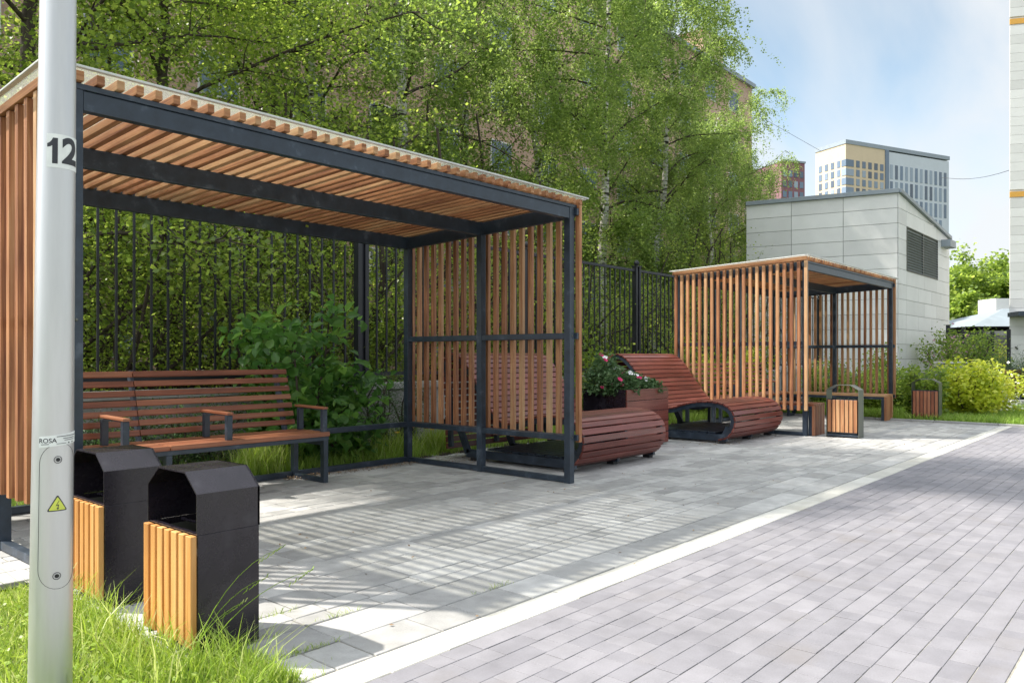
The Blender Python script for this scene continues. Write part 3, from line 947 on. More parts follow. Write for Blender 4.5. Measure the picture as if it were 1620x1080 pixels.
# ------------------------------------------------------------------ wave loungers
PATH = [(4.86, .055), (4.76, .09), (4.69, .17), (4.65, .27), (4.658, .38), (4.71, .47), (4.80, .53), (4.92, .558), (5.06, .568), (5.24, .555), (5.42, .515),
        (5.58, .465), (5.72, .455), (5.84, .51), (5.95, .625), (6.06, .765), (6.18, .93), (6.29, 1.07), (6.38, 1.155), (6.46, 1.205), (6.55, 1.225),
        (6.64, 1.205), (6.70, 1.15), (6.72, 1.07), (6.70, .97), (6.67, .80), (6.655, .60), (6.65, .40), (6.645, .25), (6.63, .10)]
def resample(path, step):
    # Catmull-Rom through the outline, then equal arc steps
    P = [Vector((a, b)) for a, b in path]; out_ = []
    for i in range(len(P) - 1):
        p0, p1, p2_, p3 = P[max(i - 1, 0)], P[i], P[i + 1], P[min(i + 2, len(P) - 1)]
        for k in range(12):
            t = k / 12
            out_.append(0.5 * ((2 * p1) + (p2_ - p0) * t + (2 * p0 - 5 * p1 + 4 * p2_ - p3) * t * t + (3 * p1 - p0 - 3 * p2_ + p3) * t ** 3))
    out_.append(P[-1])
    res = [out_[0]]; acc = 0
    for i in range(1, len(out_)):
        seg = (out_[i] - out_[i - 1]).length
        while acc + seg >= step:
            f = (step - acc) / seg
            q = out_[i - 1].lerp(out_[i], f); res.append(q); out_[i - 1] = q; seg = (out_[i] - q).length; acc = 0
        acc += seg
    return res
def make_lounger(label, xa, w):
    g = thing('wave_lounger', (xa, 4.65, 0), label, 'lounger', 'red wave shaped slatted loungers')
    pts = resample([(a - 4.65, b) for a, b in PATH], .0790)
    X = Vector((1, 0, 0)); mb = MB()
    for i, p in enumerate(pts):
        t = (pts[min(i + 1, len(pts) - 1)] - pts[max(i - 1, 0)]).normalized()
        T = Vector((0, t.x, t.y)); Nn = Vector((0, -t.y, t.x))
        mb.frame_box((w / 2 + random.uniform(-.002, .002), p.x, p.y), X, T, Nn, w / 2, .0325, .012)
    mb.build('slats', 'red_wood', g, .004)
    fine = resample([(a - 4.65, b) for a, b in PATH], .03)
    for x in (.02, w / 2, w - .06):
        mb = MB(); wd = .07
        for i in range(len(fine) - 1):
            q = []
            for p_, i_ in ((fine[i], i), (fine[i + 1], i + 1)):
                t = (fine[min(i_ + 1, len(fine) - 1)] - fine[max(i_ - 1, 0)]).normalized(); n = Vector((t.y, -t.x))
                q.append((p_ + n * .0125, p_ + n * wd))
            mb.prism([q[0][0], q[1][0], q[1][1], q[0][1]], lambda a, c, d: (d, a, c), x, x + .04, .5)
        mb.box(x + .0005, x + .0395, .12, 1.68, .035, .125)
        mb.bar((x + .02, 1.66, .08), (x + .02, 1.80, .36), .08, .039, up=(1, 0, 0)); mb.bar((x + .02, 1.79, .34), (x + .02, 2.07, .42), .07, .0385, up=(1, 0, 0))
        mb.bar((x + .02, .19, .05), (x + .02, .10, .22), .085, .0385, up=(1, 0, 0))
        mb.build('side_frame', 'steel_paint', g)
        for y in (.16, 1.50):
            m2 = MB(); m2.box(x - .02, x + .06, y, y + .09, 0, .036); m2.build('foot', 'rubber', g)
    mb = MB()
    for k in range(9):
        mb.box(.065, w - .065, .32 + k * .12, .32 + k * .12 + .105, .128, .145)
    mb.build('base_boards', 'steel_paint', g)
    mb = MB(); mb.box(.061, w / 2 - .001, 1.0, 1.05, .05, .12); mb.box(w / 2 + .041, w - .061, 1.0, 1.05, .05, .12); mb.build('crossbar', 'steel_paint', g)
    return g
make_lounger('red brown wave lounger just right of and behind the near pergola side wall', 6.42, 1.63)
make_lounger('red brown wave lounger with curled backrest, between the planter and the far pergola', 9.90, 1.62)

# ------------------------------------------------------------------ planter with petunias
g = thing('planter', (8.40, 5.42, 0), 'black planter box with red brown plank front full of flowers, between the loungers', 'planter')
W_, D_, H_ = 1.04, .66, .77
mb = MB(); mb.box(0, .012, 0, D_, 0.02, H_); mb.box(W_ - .012, W_, 0, D_, 0.02, H_); mb.box(.013, W_ - .013, D_ - .012, D_ - .0005, .02, H_ - .001); mb.box(.013, W_ - .013, .0005, .012, .02, H_ - .001)
mb.build('box', 'bin_paint', g)
mb = MB()
for k in range(5):
    mb.box(.006, W_ + .004, -.022, -.001, .03 + k * .149, .03 + k * .149 + .141)
mb.build('plank_front', 'red_wood', g, .003)
mb = MB(); mb.box(.013, W_ - .013, .013, D_ - .013, .60, .70); mb.build('soil_fill', 'soil', g)
rr = np.random.default_rng(3)
def mound(n, cx, cy, cz, rx, ry, rz_, seed):
    r = np.random.default_rng(seed)
    d = r.normal(0, 1, (n, 3)); d /= np.linalg.norm(d, axis=1)[:, None]; d[:, 2] = np.abs(d[:, 2])
    rad = r.uniform(.35, 1.0, n) ** .6
    rad *= 1 + .22 * np.sin(d[:, 0] * 7 + seed) * np.cos(d[:, 1] * 6)
    return np.stack([cx + d[:, 0] * rx * rad, cy + d[:, 1] * ry * rad, cz + d[:, 2] * rz_ * rad], 1)
for pi_i, (cx, cy, rx, hz) in enumerate([(.20, .22, .30, .34), (.55, .30, .34, .26), (.85, .22, .24, .18), (.24, .48, .34, .50)]):
    pl = thing('petunia', (8.40 + cx, 5.42 + cy, .70), ['bushy petunia with pink flowers at the front left corner of the planter',
               'petunia with mixed white and magenta flowers in the middle of the planter', 'low petunia with white blooms at the right end of the planter',
               'tallest flowering petunia at the back of the planter with magenta blooms'][pi_i], 'flower', 'petunias in the planter')
    P = mound(1500, 0, 0, 0, rx, .26, hz, 20 + pi_i)
    leaves('foliage', P, .055, 30 + pi_i, 'petunia_leaf', pl, down=.1, aspect=.6, fold=True)
    mb = MB(); r = random.Random(pi_i)
    for k in range(9):
        a = r.uniform(0, 6.28); rad = r.uniform(.3, .9)
        mb.tube([(0, 0, -.02), (math.cos(a) * rx * rad * .5, math.sin(a) * .12 * rad, hz * .5), (math.cos(a) * rx * rad, math.sin(a) * .24 * rad, hz * .85)], [.004, .003, .002], 4)
    mb.build('stems', 'petunia_leaf', pl)
    F = mound(44, 0, 0, .02, rx * 1.02, .27, hz * 1.08, 40 + pi_i)
    F = F[(F[:, 2] > hz * .25)][: (10, 9, 5, 8)[pi_i]]
    for k, f in enumerate(F):
        mb = MB(); c = Vector(f); nn = Vector((r.uniform(-.7, .0), r.uniform(-1.2, -.3), r.uniform(.3, 1))).normalized()
        a = nn.orthogonal().normalized(); b_ = nn.cross(a); R_ = .040
        ring = []
        for q in range(10):
            rad = R_ * (1.0 if q % 2 == 0 else .82); th_ = q * math.pi / 5
            ring.append(c + a * (rad * math.cos(th_)) + b_ * (rad * math.sin(th_)) + nn * .012)
        mb.add([c - nn * .018] + ring, [(0, 1 + q, 1 + (q + 1) % 10) for q in range(10)], None, (1.0 if (k + pi_i) % 3 == 1 else 0.0))
        mb.build('bloom', 'petal', pl)

# ------------------------------------------------------------------ lamp post
PX, PY = pd(79, 2.66)
lp = thing('lamp_post', (PX, PY, 0), 'silver grey metal lamp post with the number 12 at the far left', 'lamp post')
rt = Vector((sn, -cs, 0)); fwv = Vector((cs, sn, 0))
lean = rt * .0117
def pole_c(z): return lean * z
def pole_r(z): return .0672 - .0050 * z
mb = MB()
zs = [-.05, 0, .3, .6, .9, 1.2, 1.5, 1.8, 2.1, 2.4, 2.8, 3.4, 4.2, 5.0]
mb.tube([tuple(pole_c(z) + Vector((0, 0, z))) for z in zs], [pole_r(z) for z in zs], 64)
mb.build('pole', 'pole_metal', lp)
def wrap(u, z, off):
    """u = angle (rad) to the right of the side facing the camera"""
    r = pole_r(z) + off
    return pole_c(z) + rt * (r * math.sin(u)) - fwv * (r * math.cos(u)) + Vector((0, 0, z))
def patch(mb, u0, u1, z0, z1, off, n=16, tilt=0.0, th=.0012):
    vs = []; fs = []
    for k in range(n + 1):
        u = u0 + (u1 - u0) * k / n; dz = tilt * (u - u0)
        for z, o_ in ((z0, off), (z1, off), (z1, off - th), (z0, off - th)):
            vs.append(wrap(u, z + dz, o_))
    for k in range(n):
        for q in range(4):
            q2 = (q + 1) % 4; fs.append((k * 4 + q, k * 4 + 4 + q, k * 4 + 4 + q2, k * 4 + q2))
    fs += [(0, 1, 2, 3), (n * 4 + 3, n * 4 + 2, n * 4 + 1, n * 4)]
    mb.add(vs, fs, None, .5)
def bend(me, fn, step=.003):
    bm = bmesh.new(); bm.from_mesh(me)
    xs = [v.co.x for v in bm.verts]; x = min(xs) + step
    while x < max(xs):
        bmesh.ops.bisect_plane(bm, geom=bm.verts[:] + bm.edges[:] + bm.faces[:], plane_co=(x, 0, 0), plane_no=(1, 0, 0), dist=1e-6)
        x += step
    for v in bm.verts:
        v.co = fn(v.co.x, v.co.y)
    bm.to_mesh(me); bm.free()
def text_mesh(name, txt, size, mat, fn, parent, bold=0.0, sx=1.0):
    cu = bpy.data.curves.new(name, 'FONT'); cu.body = txt; cu.size = size; cu.align_x = 'CENTER'; cu.align_y = 'CENTER'
    cu.offset = bold; cu.resolution_u = 6; cu.extrude = 0
    to = bpy.data.objects.new(name + '_tmp', cu); col.objects.link(to)
    dg = bpy.context.evaluated_depsgraph_get()
    me = bpy.data.meshes.new_from_object(to.evaluated_get(dg))
    bpy.data.objects.remove(to); bpy.data.curves.remove(cu)
    me.name = name
    bend(me, lambda x, y: fn(x * sx, y))
    me.materials.clear(); me.materials.append(MATS[mat])
    me.attributes.new('tint', 'FLOAT', 'FACE')
    o = bpy.data.objects.new(name, me); col.objects.link(o); o.parent = parent
    return o
# number plate
mb = MB(); patch(mb, R(1), R(142), 1.832, 1.945, .0012, 26)
sk = mb.build('number_plate', 'sticker_white', lp)
rz = pole_r(1.88)
one = [(-.0185, .0235), (-.0185, .0115), (-.009, .0135), (-.0035, .0175), (-.0035, -.043), (.0125, -.043), (.0125, .043), (-.0015, .043), (-.0055, .034), (-.0115, .027)]
me = bpy.data.meshes.new('number'); me.from_pydata([(x, y, 0) for x, y in one], [], [tuple(range(len(one)))])
bend(me, lambda x, y: wrap(x / rz + R(22), 1.888 + y, .0018))
me.materials.append(MATS['ink']); me.attributes.new('tint', 'FLOAT', 'FACE')
o = bpy.data.objects.new('number', me); col.objects.link(o); o.parent = sk
text_mesh('number', '2', .118, 'ink', lambda x, y: wrap(x / rz + R(76), 1.888 + y, .0018), sk, .0045)
# maker's sticker
mb = MB(); patch(mb, R(-9), R(118), .893, .930, .0012, 20, .006)
sk = mb.build('sticker', 'sticker_white', lp)
rz2 = pole_r(.91)
text_mesh('lettering', 'ROSA', .021, 'ink', lambda x, y: wrap(x / rz2 + R(16), .916 + y, .0018), sk, .0003)
mb = MB()
for (u0, u1, z, h) in ((40, 110, .928, .0022), (58, 100, .9215, .002), (62, 98, .9155, .0018), (40, 68, .9045, .0015), (-2, 20, .903, .002), (74, 79, .905, .004), (88, 94, .907, .003)):
    patch(mb, R(u0), R(u1), z, z + h, .0018, 6, .003, .0005)
mb.build('fine_print', 'ink', sk)
# door: rounded outline groove, raised cover
def stadium(u0, u1, z0, z1, n=14):
    um = (u0 + u1) / 2; hu = (u1 - u0) / 2; rzz = hu * .07
    pts = []
    for k in range(n + 1):
        a = math.pi * k / n; pts.append((um - hu * math.cos(a), z1 - rzz + rzz * math.sin(a)))
    for k in range(n + 1):
        a = math.pi * k / n; pts.append((um + hu * math.cos(a), z0 + rzz - rzz * math.sin(a)))
    return pts
ol = stadium(R(-7), R(106), .418, .906)
mb = MB(); mb.tube([tuple(wrap(u, z, .0002)) for u, z in ol + ol[:1]], .0008, 5, cap=False)
door = mb.build('door_seam', 'rubber', lp)
for z in (.852, .462):
    mb = MB()
    for rr_, o0_, mat_ in ((.0125, .001, 0),):
        vs = [wrap(R(44) + rr_ * math.cos(a * math.pi / 12) / .064, z + rr_ * math.sin(a * math.pi / 12), .0015) for a in range(24)]
        vi = [wrap(R(44) + .0105 * math.cos(a * math.pi / 12) / .064, z + .0105 * math.sin(a * math.pi / 12), .0018) for a in range(24)]
        mb.add(vs + vi, [(a, (a + 1) % 24, 24 + (a + 1) % 24, 24 + a) for a in range(24)], None, .5)
    mb.build('bolt_ring', 'ink', lp)
    mb = MB(); vs = [wrap(R(44) + .0065 * math.cos(a * math.pi / 8) / .064, z + .0065 * math.sin(a * math.pi / 8), .003) for a in range(16)]
    mb.add(vs, [tuple(range(16))], None, .5); mb.build('bolt', 'rubber', lp)
def flatpoly(mb, pts, uc, zc, off):
    me = bpy.data.meshes.new('tmp'); me.from_pydata([(x, y, 0) for x, y in pts], [], [tuple(range(len(pts)))])
    bend(me, lambda x, y: wrap(uc + x / .064, zc + y, off), .004)
    mb.add([tuple(v.co) for v in me.vertices], [tuple(p.vertices) for p in me.polygons], None, .5)
    bpy.data.meshes.remove(me)
def tri_pts(s, rc):
    P = []
    for k, (cx, cy) in enumerate(((0, s * .577), (-s * .5, -s * .289), (s * .5, -s * .289))):
        ang0 = (30, 150, 270)[k]
        for q in range(5):
            a = R(ang0 + q * 30)
            dirv = Vector((0, 0)) - Vector((cx, cy)); dirv.normalize()
            P.append((cx + dirv.x * rc * 2 + rc * math.cos(a), cy + dirv.y * rc * 2 + rc * math.sin(a)))
    return P
mb = MB(); flatpoly(mb, tri_pts(.064, .0035), R(44), .698, .0016); ws = mb.build('warning_sign', 'ink', lp)
mb = MB(); flatpoly(mb, tri_pts(.052, .002), R(44), .698, .0021); mb.build('sign_face', 'warn_yellow', ws)
mb = MB(); flatpoly(mb, [(.004, .018), (-.006, .0), (.0015, .002), (-.0005, -.007), (.002, -.007), (.0045, .005), (-.002, .0035), (.0055, .018)], R(44), .697, .0026)
flatpoly(mb, [(-.0035, -.0065), (.0005, -.0125), (.005, -.0065)], R(44), .697, .0026); mb.build('lightning_bolt', 'ink', ws)
# lamp head far above the frame
mb = MB(); mb.tube([tuple(pole_c(5) + Vector((0, 0, 5.0))), tuple(pole_c(5) + Vector((0, 0, 5.1)))], [.2, .25], 20); mb.build('lamp_head', 'grey_steel', lp)

# ------------------------------------------------------------------ pale clad plant building
BC = Vector((27.0, 7.1, 0)); hd = R(103.4)
dl = Vector((math.cos(hd), math.sin(hd), 0)); dr = Vector((1, 0, 0))
LL, LR = 4.75, 6.95
gb = thing('plant_building', (BC.x, BC.y, 0), 'small building clad in pale stone panels with louvre, behind the far pergola', 'building')
HZ = 6.45; HB = 5.72
def wallface(d, L, nout, rows, cols, hfun, mb, th=.03):
    for r_ in range(rows):
        z0 = .62 + r_ * .486
        for (a, b) in cols:
            z1 = z0 + .474
            za, zb = min(z1, hfun(a) - .012), min(z1, hfun(b) - .012)
            if za <= z0 + .01 and zb <= z0 + .01: continue
            za = max(za, z0 + .005); zb = max(zb, z0 + .005)
            p = [d * (a + .006), d * (b - .006)]
            q = nout * th
            vs = [p[0] + Vector((0, 0, z0)), p[1] + Vector((0, 0, z0)), p[1] + Vector((0, 0, zb)), p[0] + Vector((0, 0, za))]
            vs2 = [v + q for v in vs]
            mb.add([tuple(v) for v in vs + vs2], [(0, 1, 2, 3), (7, 6, 5, 4), (0, 4, 5, 1), (1, 5, 6, 2), (2, 6, 7, 3), (3, 7, 4, 0)], None, random.random())
nl = Vector((-math.sin(hd), math.cos(hd), 0))       # outward of left face
if nl.dot(Vector((-1, -.5, 0))) < 0: nl = -nl
nr = Vector((0, -1, 0))
mb = MB(); wallface(dl, LL, nl, 13, [(0.0, 1.62), (1.62, 3.25), (3.25, LL)], lambda a: HZ, mb); mb.build('cladding', 'cladding', gb, .004)
mb = MB(); wallface(dr, LR, nr, 13, [(0, .9)], lambda a: HZ - (HZ - HB) * a / LR, mb)
for k in range(13):
    cols = [(.9, 2.4), (2.4, 4.2), (4.2, 5.6), (5.6, LR)] if k % 2 else [(.9, 3.2), (3.2, 4.9), (4.9, LR)]
    z0 = .62 + k * .486
    if 7 <= k <= 9:
        cols = [(5.12, LR)]
    m0 = MB()
    for (a, b) in cols:
        h1 = lambda s_: HZ - (HZ - HB) * s_ / LR
        za, zb = min(z0 + .474, h1(a) - .012), min(z0 + .474, h1(b) - .012)
        if za <= z0 and zb <= z0: continue
        za = max(za, z0 + .005); zb = max(zb, z0 + .005)
        vs = [Vector((a + .006, 0, z0)), Vector((b - .006, 0, z0)), Vector((b - .006, 0, zb)), Vector((a + .006, 0, za))]
        vs2 = [v + nr * .03 for v in vs]
        mb.add([tuple(v) for v in vs + vs2], [(0, 1, 2, 3), (7, 6, 5, 4), (0, 4, 5, 1), (1, 5, 6, 2), (2, 6, 7, 3), (3, 7, 4, 0)], None, random.random())
mb.build('cladding', 'cladding', gb, .004)
# core and plinth
back = dl * LL
core = [Vector((0.02, .02, 0)), Vector((LR - .02, .02, 0)), Vector((LR - .02, LL + 1.0, 0)), back + Vector((.03, -.02, 0))]
mb = MB()
tops = [HZ - .01, HB - .01, HB - .01, HZ - .01]
mb.add([tuple(p) for p in core] + [(p.x, p.y, t) for p, t in zip(core, tops)], [(3, 2, 1, 0), (4, 5, 6, 7), (0, 1, 5, 4), (1, 2, 6, 5), (2, 3, 7, 6), (3, 0, 4, 7)], None, .2)
mb.build('core', 'concrete', gb)
mb = MB(); mb.bar(dl * LL * .5 + nl * .03 + Vector((0, 0, .3)), dl * LL + nl * .03 + Vector((0, 0, .3)), .09, .6); mb.bar(dl * LL * .49 + nl * .03 + Vector((0, 0, .3)), Vector((0, 0, .3)) + nl * .03, .09, .6)
mb.bar((0, -.03, .3), (LR, -.03, .3), .09, .6); mb.build('plinth', 'concrete', gb)
mb = MB()
mb.bar(Vector((0, 0, HZ + .06)) + nl * .03 - dl * .04, dl * LL + nl * .03 + Vector((0, 0, HZ + .06)), .16, .14)
mb.bar((-.02, -.05, HZ + .06), (LR + .05, -.05, HB + .06), .14, .12)
mb.bar((LR, 0, HB + .05), (LR, LL, HB + .05), .14, .12)
mb.build('roof_coping', 'roof_flashing', gb, .005)
lx0, lx1, lz0, lz1 = .92, 5.08, 4.03, 5.45
LOU = 1; lou = MB(); lou.box(lx0, lx1, -.045, -.001, lz0 - .03, lz0); lou.box(lx0, lx1, -.045, -.001, lz1, lz1 + .03); lou.box(lx0 - .0, lx0 + .03, -.044, -.001, lz0, lz1); lou.box(lx1 - .03, lx1, -.044, -.001, lz0, lz1); lou.box((lx0 + lx1) / 2 - .03, (lx0 + lx1) / 2 + .03, -.043, -.001, lz0, lz1)
lo = lou.build('louvre', 'grey_steel', gb)
mb = MB(); n = 15
for k in range(n):
    z = lz0 + .05 + k * (lz1 - lz0 - .05) / n
    mb.bar((lx0 + .03, -.02, z), (lx1 - .03, -.02, z), .07, .012, up=(0, -.75, 1))
mb.build('louvre_blades', 'roof_flashing', lo)
mb = MB(); mb.box(5.6, 6.5, -.35, -.031, HB - .42, HB - .16); mb.build('roof_drain_box', 'roof_flashing', gb)

# white clad tall building at the right edge
cx_, cy_ = pd(1597, 30)
gw = thing('white_building', (cx_, cy_, 0), 'tall white panelled building with orange bands cut off at the right edge', 'building')
hw = R(116); dw = Vector((-math.cos(hw), -math.sin(hw), 0)); nw = Vector((dw.y, -dw.x, 0))
if nw.dot(Vector((-1, -1, 0))) < 0: nw = -nw
mb = MB(); z = 0.6; k = 0; obs = [MB(), MB()]
while z < 18:
    band = abs(z + .17 - 7.43) < .18 or abs(z + .17 - 14.1) < .18
    for j in range(5):
        a, b = j * 1.6 + (.8 if k % 2 else 0) - .8, j * 1.6 + 1.6 + (.8 if k % 2 else 0) - .8
        a = max(a, 0)
        p0 = dw * (a + .004) + Vector((0, 0, z + .17)) + nw * .02; p1 = dw * (b - .004) + Vector((0, 0, z + .17)) + nw * .02
        (obs[0 if z < 10 else 1] if band else mb).bar(p0, p1, .04, .342 if not band else .2)
    z += .35; k += 1
mb.build('cladding', 'white_cladding', gw)
for ob in obs: ob.build('orange_band', 'orange_band', gw)
mb = MB(); a = Vector((0, 0, 0)); b_ = dw * 8; c_ = b_ + Vector((10, 0, 0)); d_ = Vector((10, 0.3, 0))
mb.add([tuple(q + Vector((0, 0, zz))) for zz in (0, 18) for q in (a, b_, c_, d_)], [(3, 2, 1, 0), (4, 5, 6, 7), (0, 1, 5, 4), (1, 2, 6, 5), (2, 3, 7, 6), (3, 0, 4, 7)], None, .3)
mb.build('core', 'white_cladding', gw)
mb = MB(); p = dw * .42 + Vector((0, 0, 2.78)); mb.bar(p + nw * .04, p + nw * 1.2, 1.0, .16); mb.build('canopy', 'steel_paint', gw)
mb = MB(); p = dw * .2 + Vector((0, 0, 1.55)); mb.bar(p + nw * .045, p + nw * .22 + Vector((0, 0, -.08)), .05, .05); mb.build('wall_lamp', 'grey_steel', gw)

# ------------------------------------------------------------------ towers far away
def tower(name, label, corner, dA, LA, dB, LB, Ht, segsB, matA):
    g = thing(name, (corner[0], corner[1], 0), label, 'tower block')
    A = Vector(dA); B = Vector(dB)
    mb = MB()
    def block(p, u, lu, v, lv, z0, z1, mbx):
        q = [p, p + u * lu, p + u * lu + v * lv, p + v * lv]
        mbx.add([tuple(r_ + Vector((0, 0, zz))) for zz in (z0, z1) for r_ in q], [(3, 2, 1, 0), (4, 5, 6, 7), (0, 1, 5, 4), (1, 2, 6, 5), (2, 3, 7, 6), (3, 0, 4, 7)], None, .5)
    return g, A, B, block
dA = Vector((sn * -4.8 + cs * 10.5, -cs * -4.8 + sn * 10.5, 0)).normalized()
dB = Vector((sn * 41.6 + cs * 19.7, -cs * 41.6 + sn * 19.7, 0)).normalized()
tx, ty = pd(1338, 230)
Ht = 65.2
tw = thing('tower_block', (tx, ty, 0), 'distant tower block, yellow on the left and blue grey on the right', 'tower block')
def block(mb, p, u, lu, v, lv, z0, z1):
    q = [p, p + u * lu, p + u * lu + v * lv, p + v * lv]
    mb.add([tuple(r_ + Vector((0, 0, zz))) for zz in (z0, z1) for r_ in q], [(3, 2, 1, 0), (4, 5, 6, 7), (0, 1, 5, 4), (1, 2, 6, 5), (2, 3, 7, 6), (3, 0, 4, 7)], None, .5)
O = Vector((0, 0, 0)); YB = 17.0
mb = MB(); block(mb, O, dA, 11.5, dB, YB, 0, Ht - 1.2); mb.build('yellow_wing', 'yellow_render', tw)
mb = MB(); block(mb, dB * (YB + .02), dA, 11.5, dB, 46 - YB, 0, Ht - 1.6); mb.build('grey_wing', 'grey_render', tw)
mb = MB(); block(mb, dB * -.2 + dA * -.2, dA, 11.9, dB, 46.4, Ht - 1.19, Ht); mb.build('roof_parapet', 'roof_flashing', tw)
mb = MB(); block(mb, dA * -.25 + dB * 16.6, dA, .24, dB, 1.5, 0, Ht - 1.2); mb.build('stair_glazing', 'window_glass', tw)
def win(parent, p, u, w, h, n, mat='window_glass', name='window'):
    mb = MB(); mb.frame_box(p, u, Vector((0, 0, 1)), n, w / 2, h / 2, .10); return mb.build(name, mat, parent)
nA, nB = -dB, -dA
cnt = 0
protoY = None
def place(proto, parent, p):
    c = proto.copy(); col.objects.link(c); c.parent = parent; c.location = p; return c
floors = [Ht - 1.2 - 5.6 - k * 2.72 for k in range(7)]
pa = None
for f in floors[:5]:
    for k in range(4):
        p = dA * (2.6 + k * 2.35) + Vector((0, 0, f))
        if pa is None: pa = win(tw, (0, 0, 0), dA, 1.15, 2.0, nA); pa.location = p
        else: place(pa, tw, p)
pb = None
for f in floors[:5]:
    for k in range(5):
        p = dB * (5.0 + k * 2.55) + Vector((0, 0, f))
        if pb is None: pb = win(tw, (0, 0, 0), dB, 1.4, 2.0, nB); pb.location = p
        else: place(pb, tw, p)
pc = None
for f in floors[:5]:
    if pc is None:
        mb = MB(); mb.frame_box(dB * 1.55, dB, Vector((0, 0, 1)), nB, 1.65, 1.0, .14); mb.frame_box(dA * .65, dA, Vector((0, 0, 1)), nA, .85, 1.0, .14)
        pc = mb.build('corner_window', 'window_glass', tw); pc.location = Vector((0, 0, f))
    else: place(pc, tw, Vector((0, 0, f)))
pg = None
for k2 in range(5):
    zz = Ht - 1.6 - 6.0 - k2 * 5.1
    for k in range(12):
        p = dB * (YB + 2.4 + k * 2.25) + Vector((0, 0, zz))
        if pg is None: pg = win(tw, (0, 0, 0), dB, 1.15, 4.3, nB, name='tall_window'); pg.location = p
        elif cnt < 46: place(pg, tw, p); cnt += 1
mb = MB()
for k2 in range(9):
    for k in range(10):
        mb.frame_box(dB * (YB + 2.4 + k * 2.25) + Vector((0, 0, Ht - 32 - k2 * 3.2)), dB, Vector((0, 0, 1)), nB, .55, .9, .1)
tag(mb.build('lower_windows', 'window_glass', tw), kind='stuff')

def simple_block(name, label, x0, x1, ytop, d, mat, cat, depth=14, nc=4, nr=6, fl=2.8, ww=1.2, hh=1.7, ang=20):
    ax_, ay_ = pd(x0, d)
    u = Vector((sn, -cs, 0)) * math.cos(R(ang)) + Vector((cs, sn, 0)) * math.sin(R(ang)); v = Vector((cs, sn, 0)) * math.cos(R(ang)) - Vector((sn, -cs, 0)) * math.sin(R(ang))
    L = (x1 - x0) / 1230 * d / math.cos(R(ang)); Hh = 1.2 + (563 - ytop) / 1230 * d
    g = thing(name, (ax_, ay_, 0), label, cat)
    mb = MB(); block(mb, O, v, depth, u, L, 0, Hh); mb.build('wall', mat, g)
    mb = MB(); block(mb, -v * .2 - u * .2, v, depth + .4, u, L + .4, Hh, Hh + .5); mb.build('roof', 'roof_flashing', g)
    pw = None
    for r_ in range(nr):
        for c_2 in range(nc):
            p = u * (L * (c_2 + .6) / (nc + .2)) + Vector((0, 0, Hh - 3.2 - r_ * fl))
            if pw is None: pw = win(g, (0, 0, 0), u, ww, hh, -v); pw.location = p
            else: place(pw, g, p)
    return g
simple_block('plum_building', 'distant dark plum red apartment block just left of the yellow tower', 1236, 1279, 255, 210, 'plum_render', 'apartment block', nc=4, nr=5)

# ------------------------------------------------------------------ brick block behind the trees
YB2 = 25.0
gk = thing('brick_building', (0, YB2, 0), 'long pinkish brick apartment block mostly hidden behind the birch trees', 'building')
mb = MB()
X0, X1, HK = -14.0, 56.2, 21.4
def bface(mb, vs, uvs): mb.add(vs, [(0, 1, 2, 3)], [uvs], .5)
bface(mb, [(X0, 0, 0), (X1, 0, 0), (X1, 0, HK), (X0, 0, HK)], [(X0, 0), (X1, 0), (X1, HK), (X0, HK)])
bface(mb, [(X1, 0, 0), (X1, 12, 0), (X1, 12, HK), (X1, 0, HK)], [(0, 0), (12, 0), (12, HK), (0, HK)])
bface(mb, [(X0, 12, 0), (X0, 0, 0), (X0, 0, HK), (X0, 12, HK)], [(0, 0), (12, 0), (12, HK), (0, HK)])
bface(mb, [(X0, 0, HK), (X1, 0, HK), (X1, 12, HK), (X0, 12, HK)], [(0, 0), (1, 0), (1, 1), (0, 1)])
mb.build('wall', 'brick', gk)
mb = MB(); mb.box(X0 - .2, X1 + .2, -.25, .3, HK + .002, HK + .3); mb.box(X1 - .2, X1 + .25, .302, 12, HK + .002, HK + .3); mb.build('roof_edge', 'roof_flashing', gk)
mb = MB(); mb.box(50.3, 53.4, 1.0, 4.5, HK + .003, HK + 2.9)
rh = mb.build('roof_house', 'brick', gk)
mb = MB(); mb.box(50.45, 53.3, .93, .997, HK + .31, HK + 2.75); mb.build('plaster_front', 'yellow_render', rh)
mb = MB(); mb.box(50.1, 53.6, .8, 4.7, HK + 2.903, HK + 3.05); mb.build('roof_edge', 'roof_flashing', rh)
mb = MB(); mb.tube([(52.6, 2.2, HK + 3.05), (52.6, 2.2, HK + 4.1)], .35, 12); mb.build('vent_pipe', 'roof_flashing', rh)

pw = None; pf = None
for k in range(14):
    for fl in range(7):
        x = 6.2 + k * 3.6; z = 1.9 + fl * 2.95
        if pw is None:
            mb = MB(); mb.box(-.75, .75, -.06, .02, -.75, .75); pw = mb.build('window', 'white_cladding', gk)
            mb = MB(); mb.box(-.68, -.03, -.075, -.062, -.68, .68); mb.box(.03, .68, -.075, -.062, -.68, .68); pf = mb.build('pane', 'window_glass', pw)
            pw.location = (x, 0, z)
        else:
            c = place(pw, gk, (x, 0, z)); q = pf.copy(); col.objects.link(q); q.parent = c

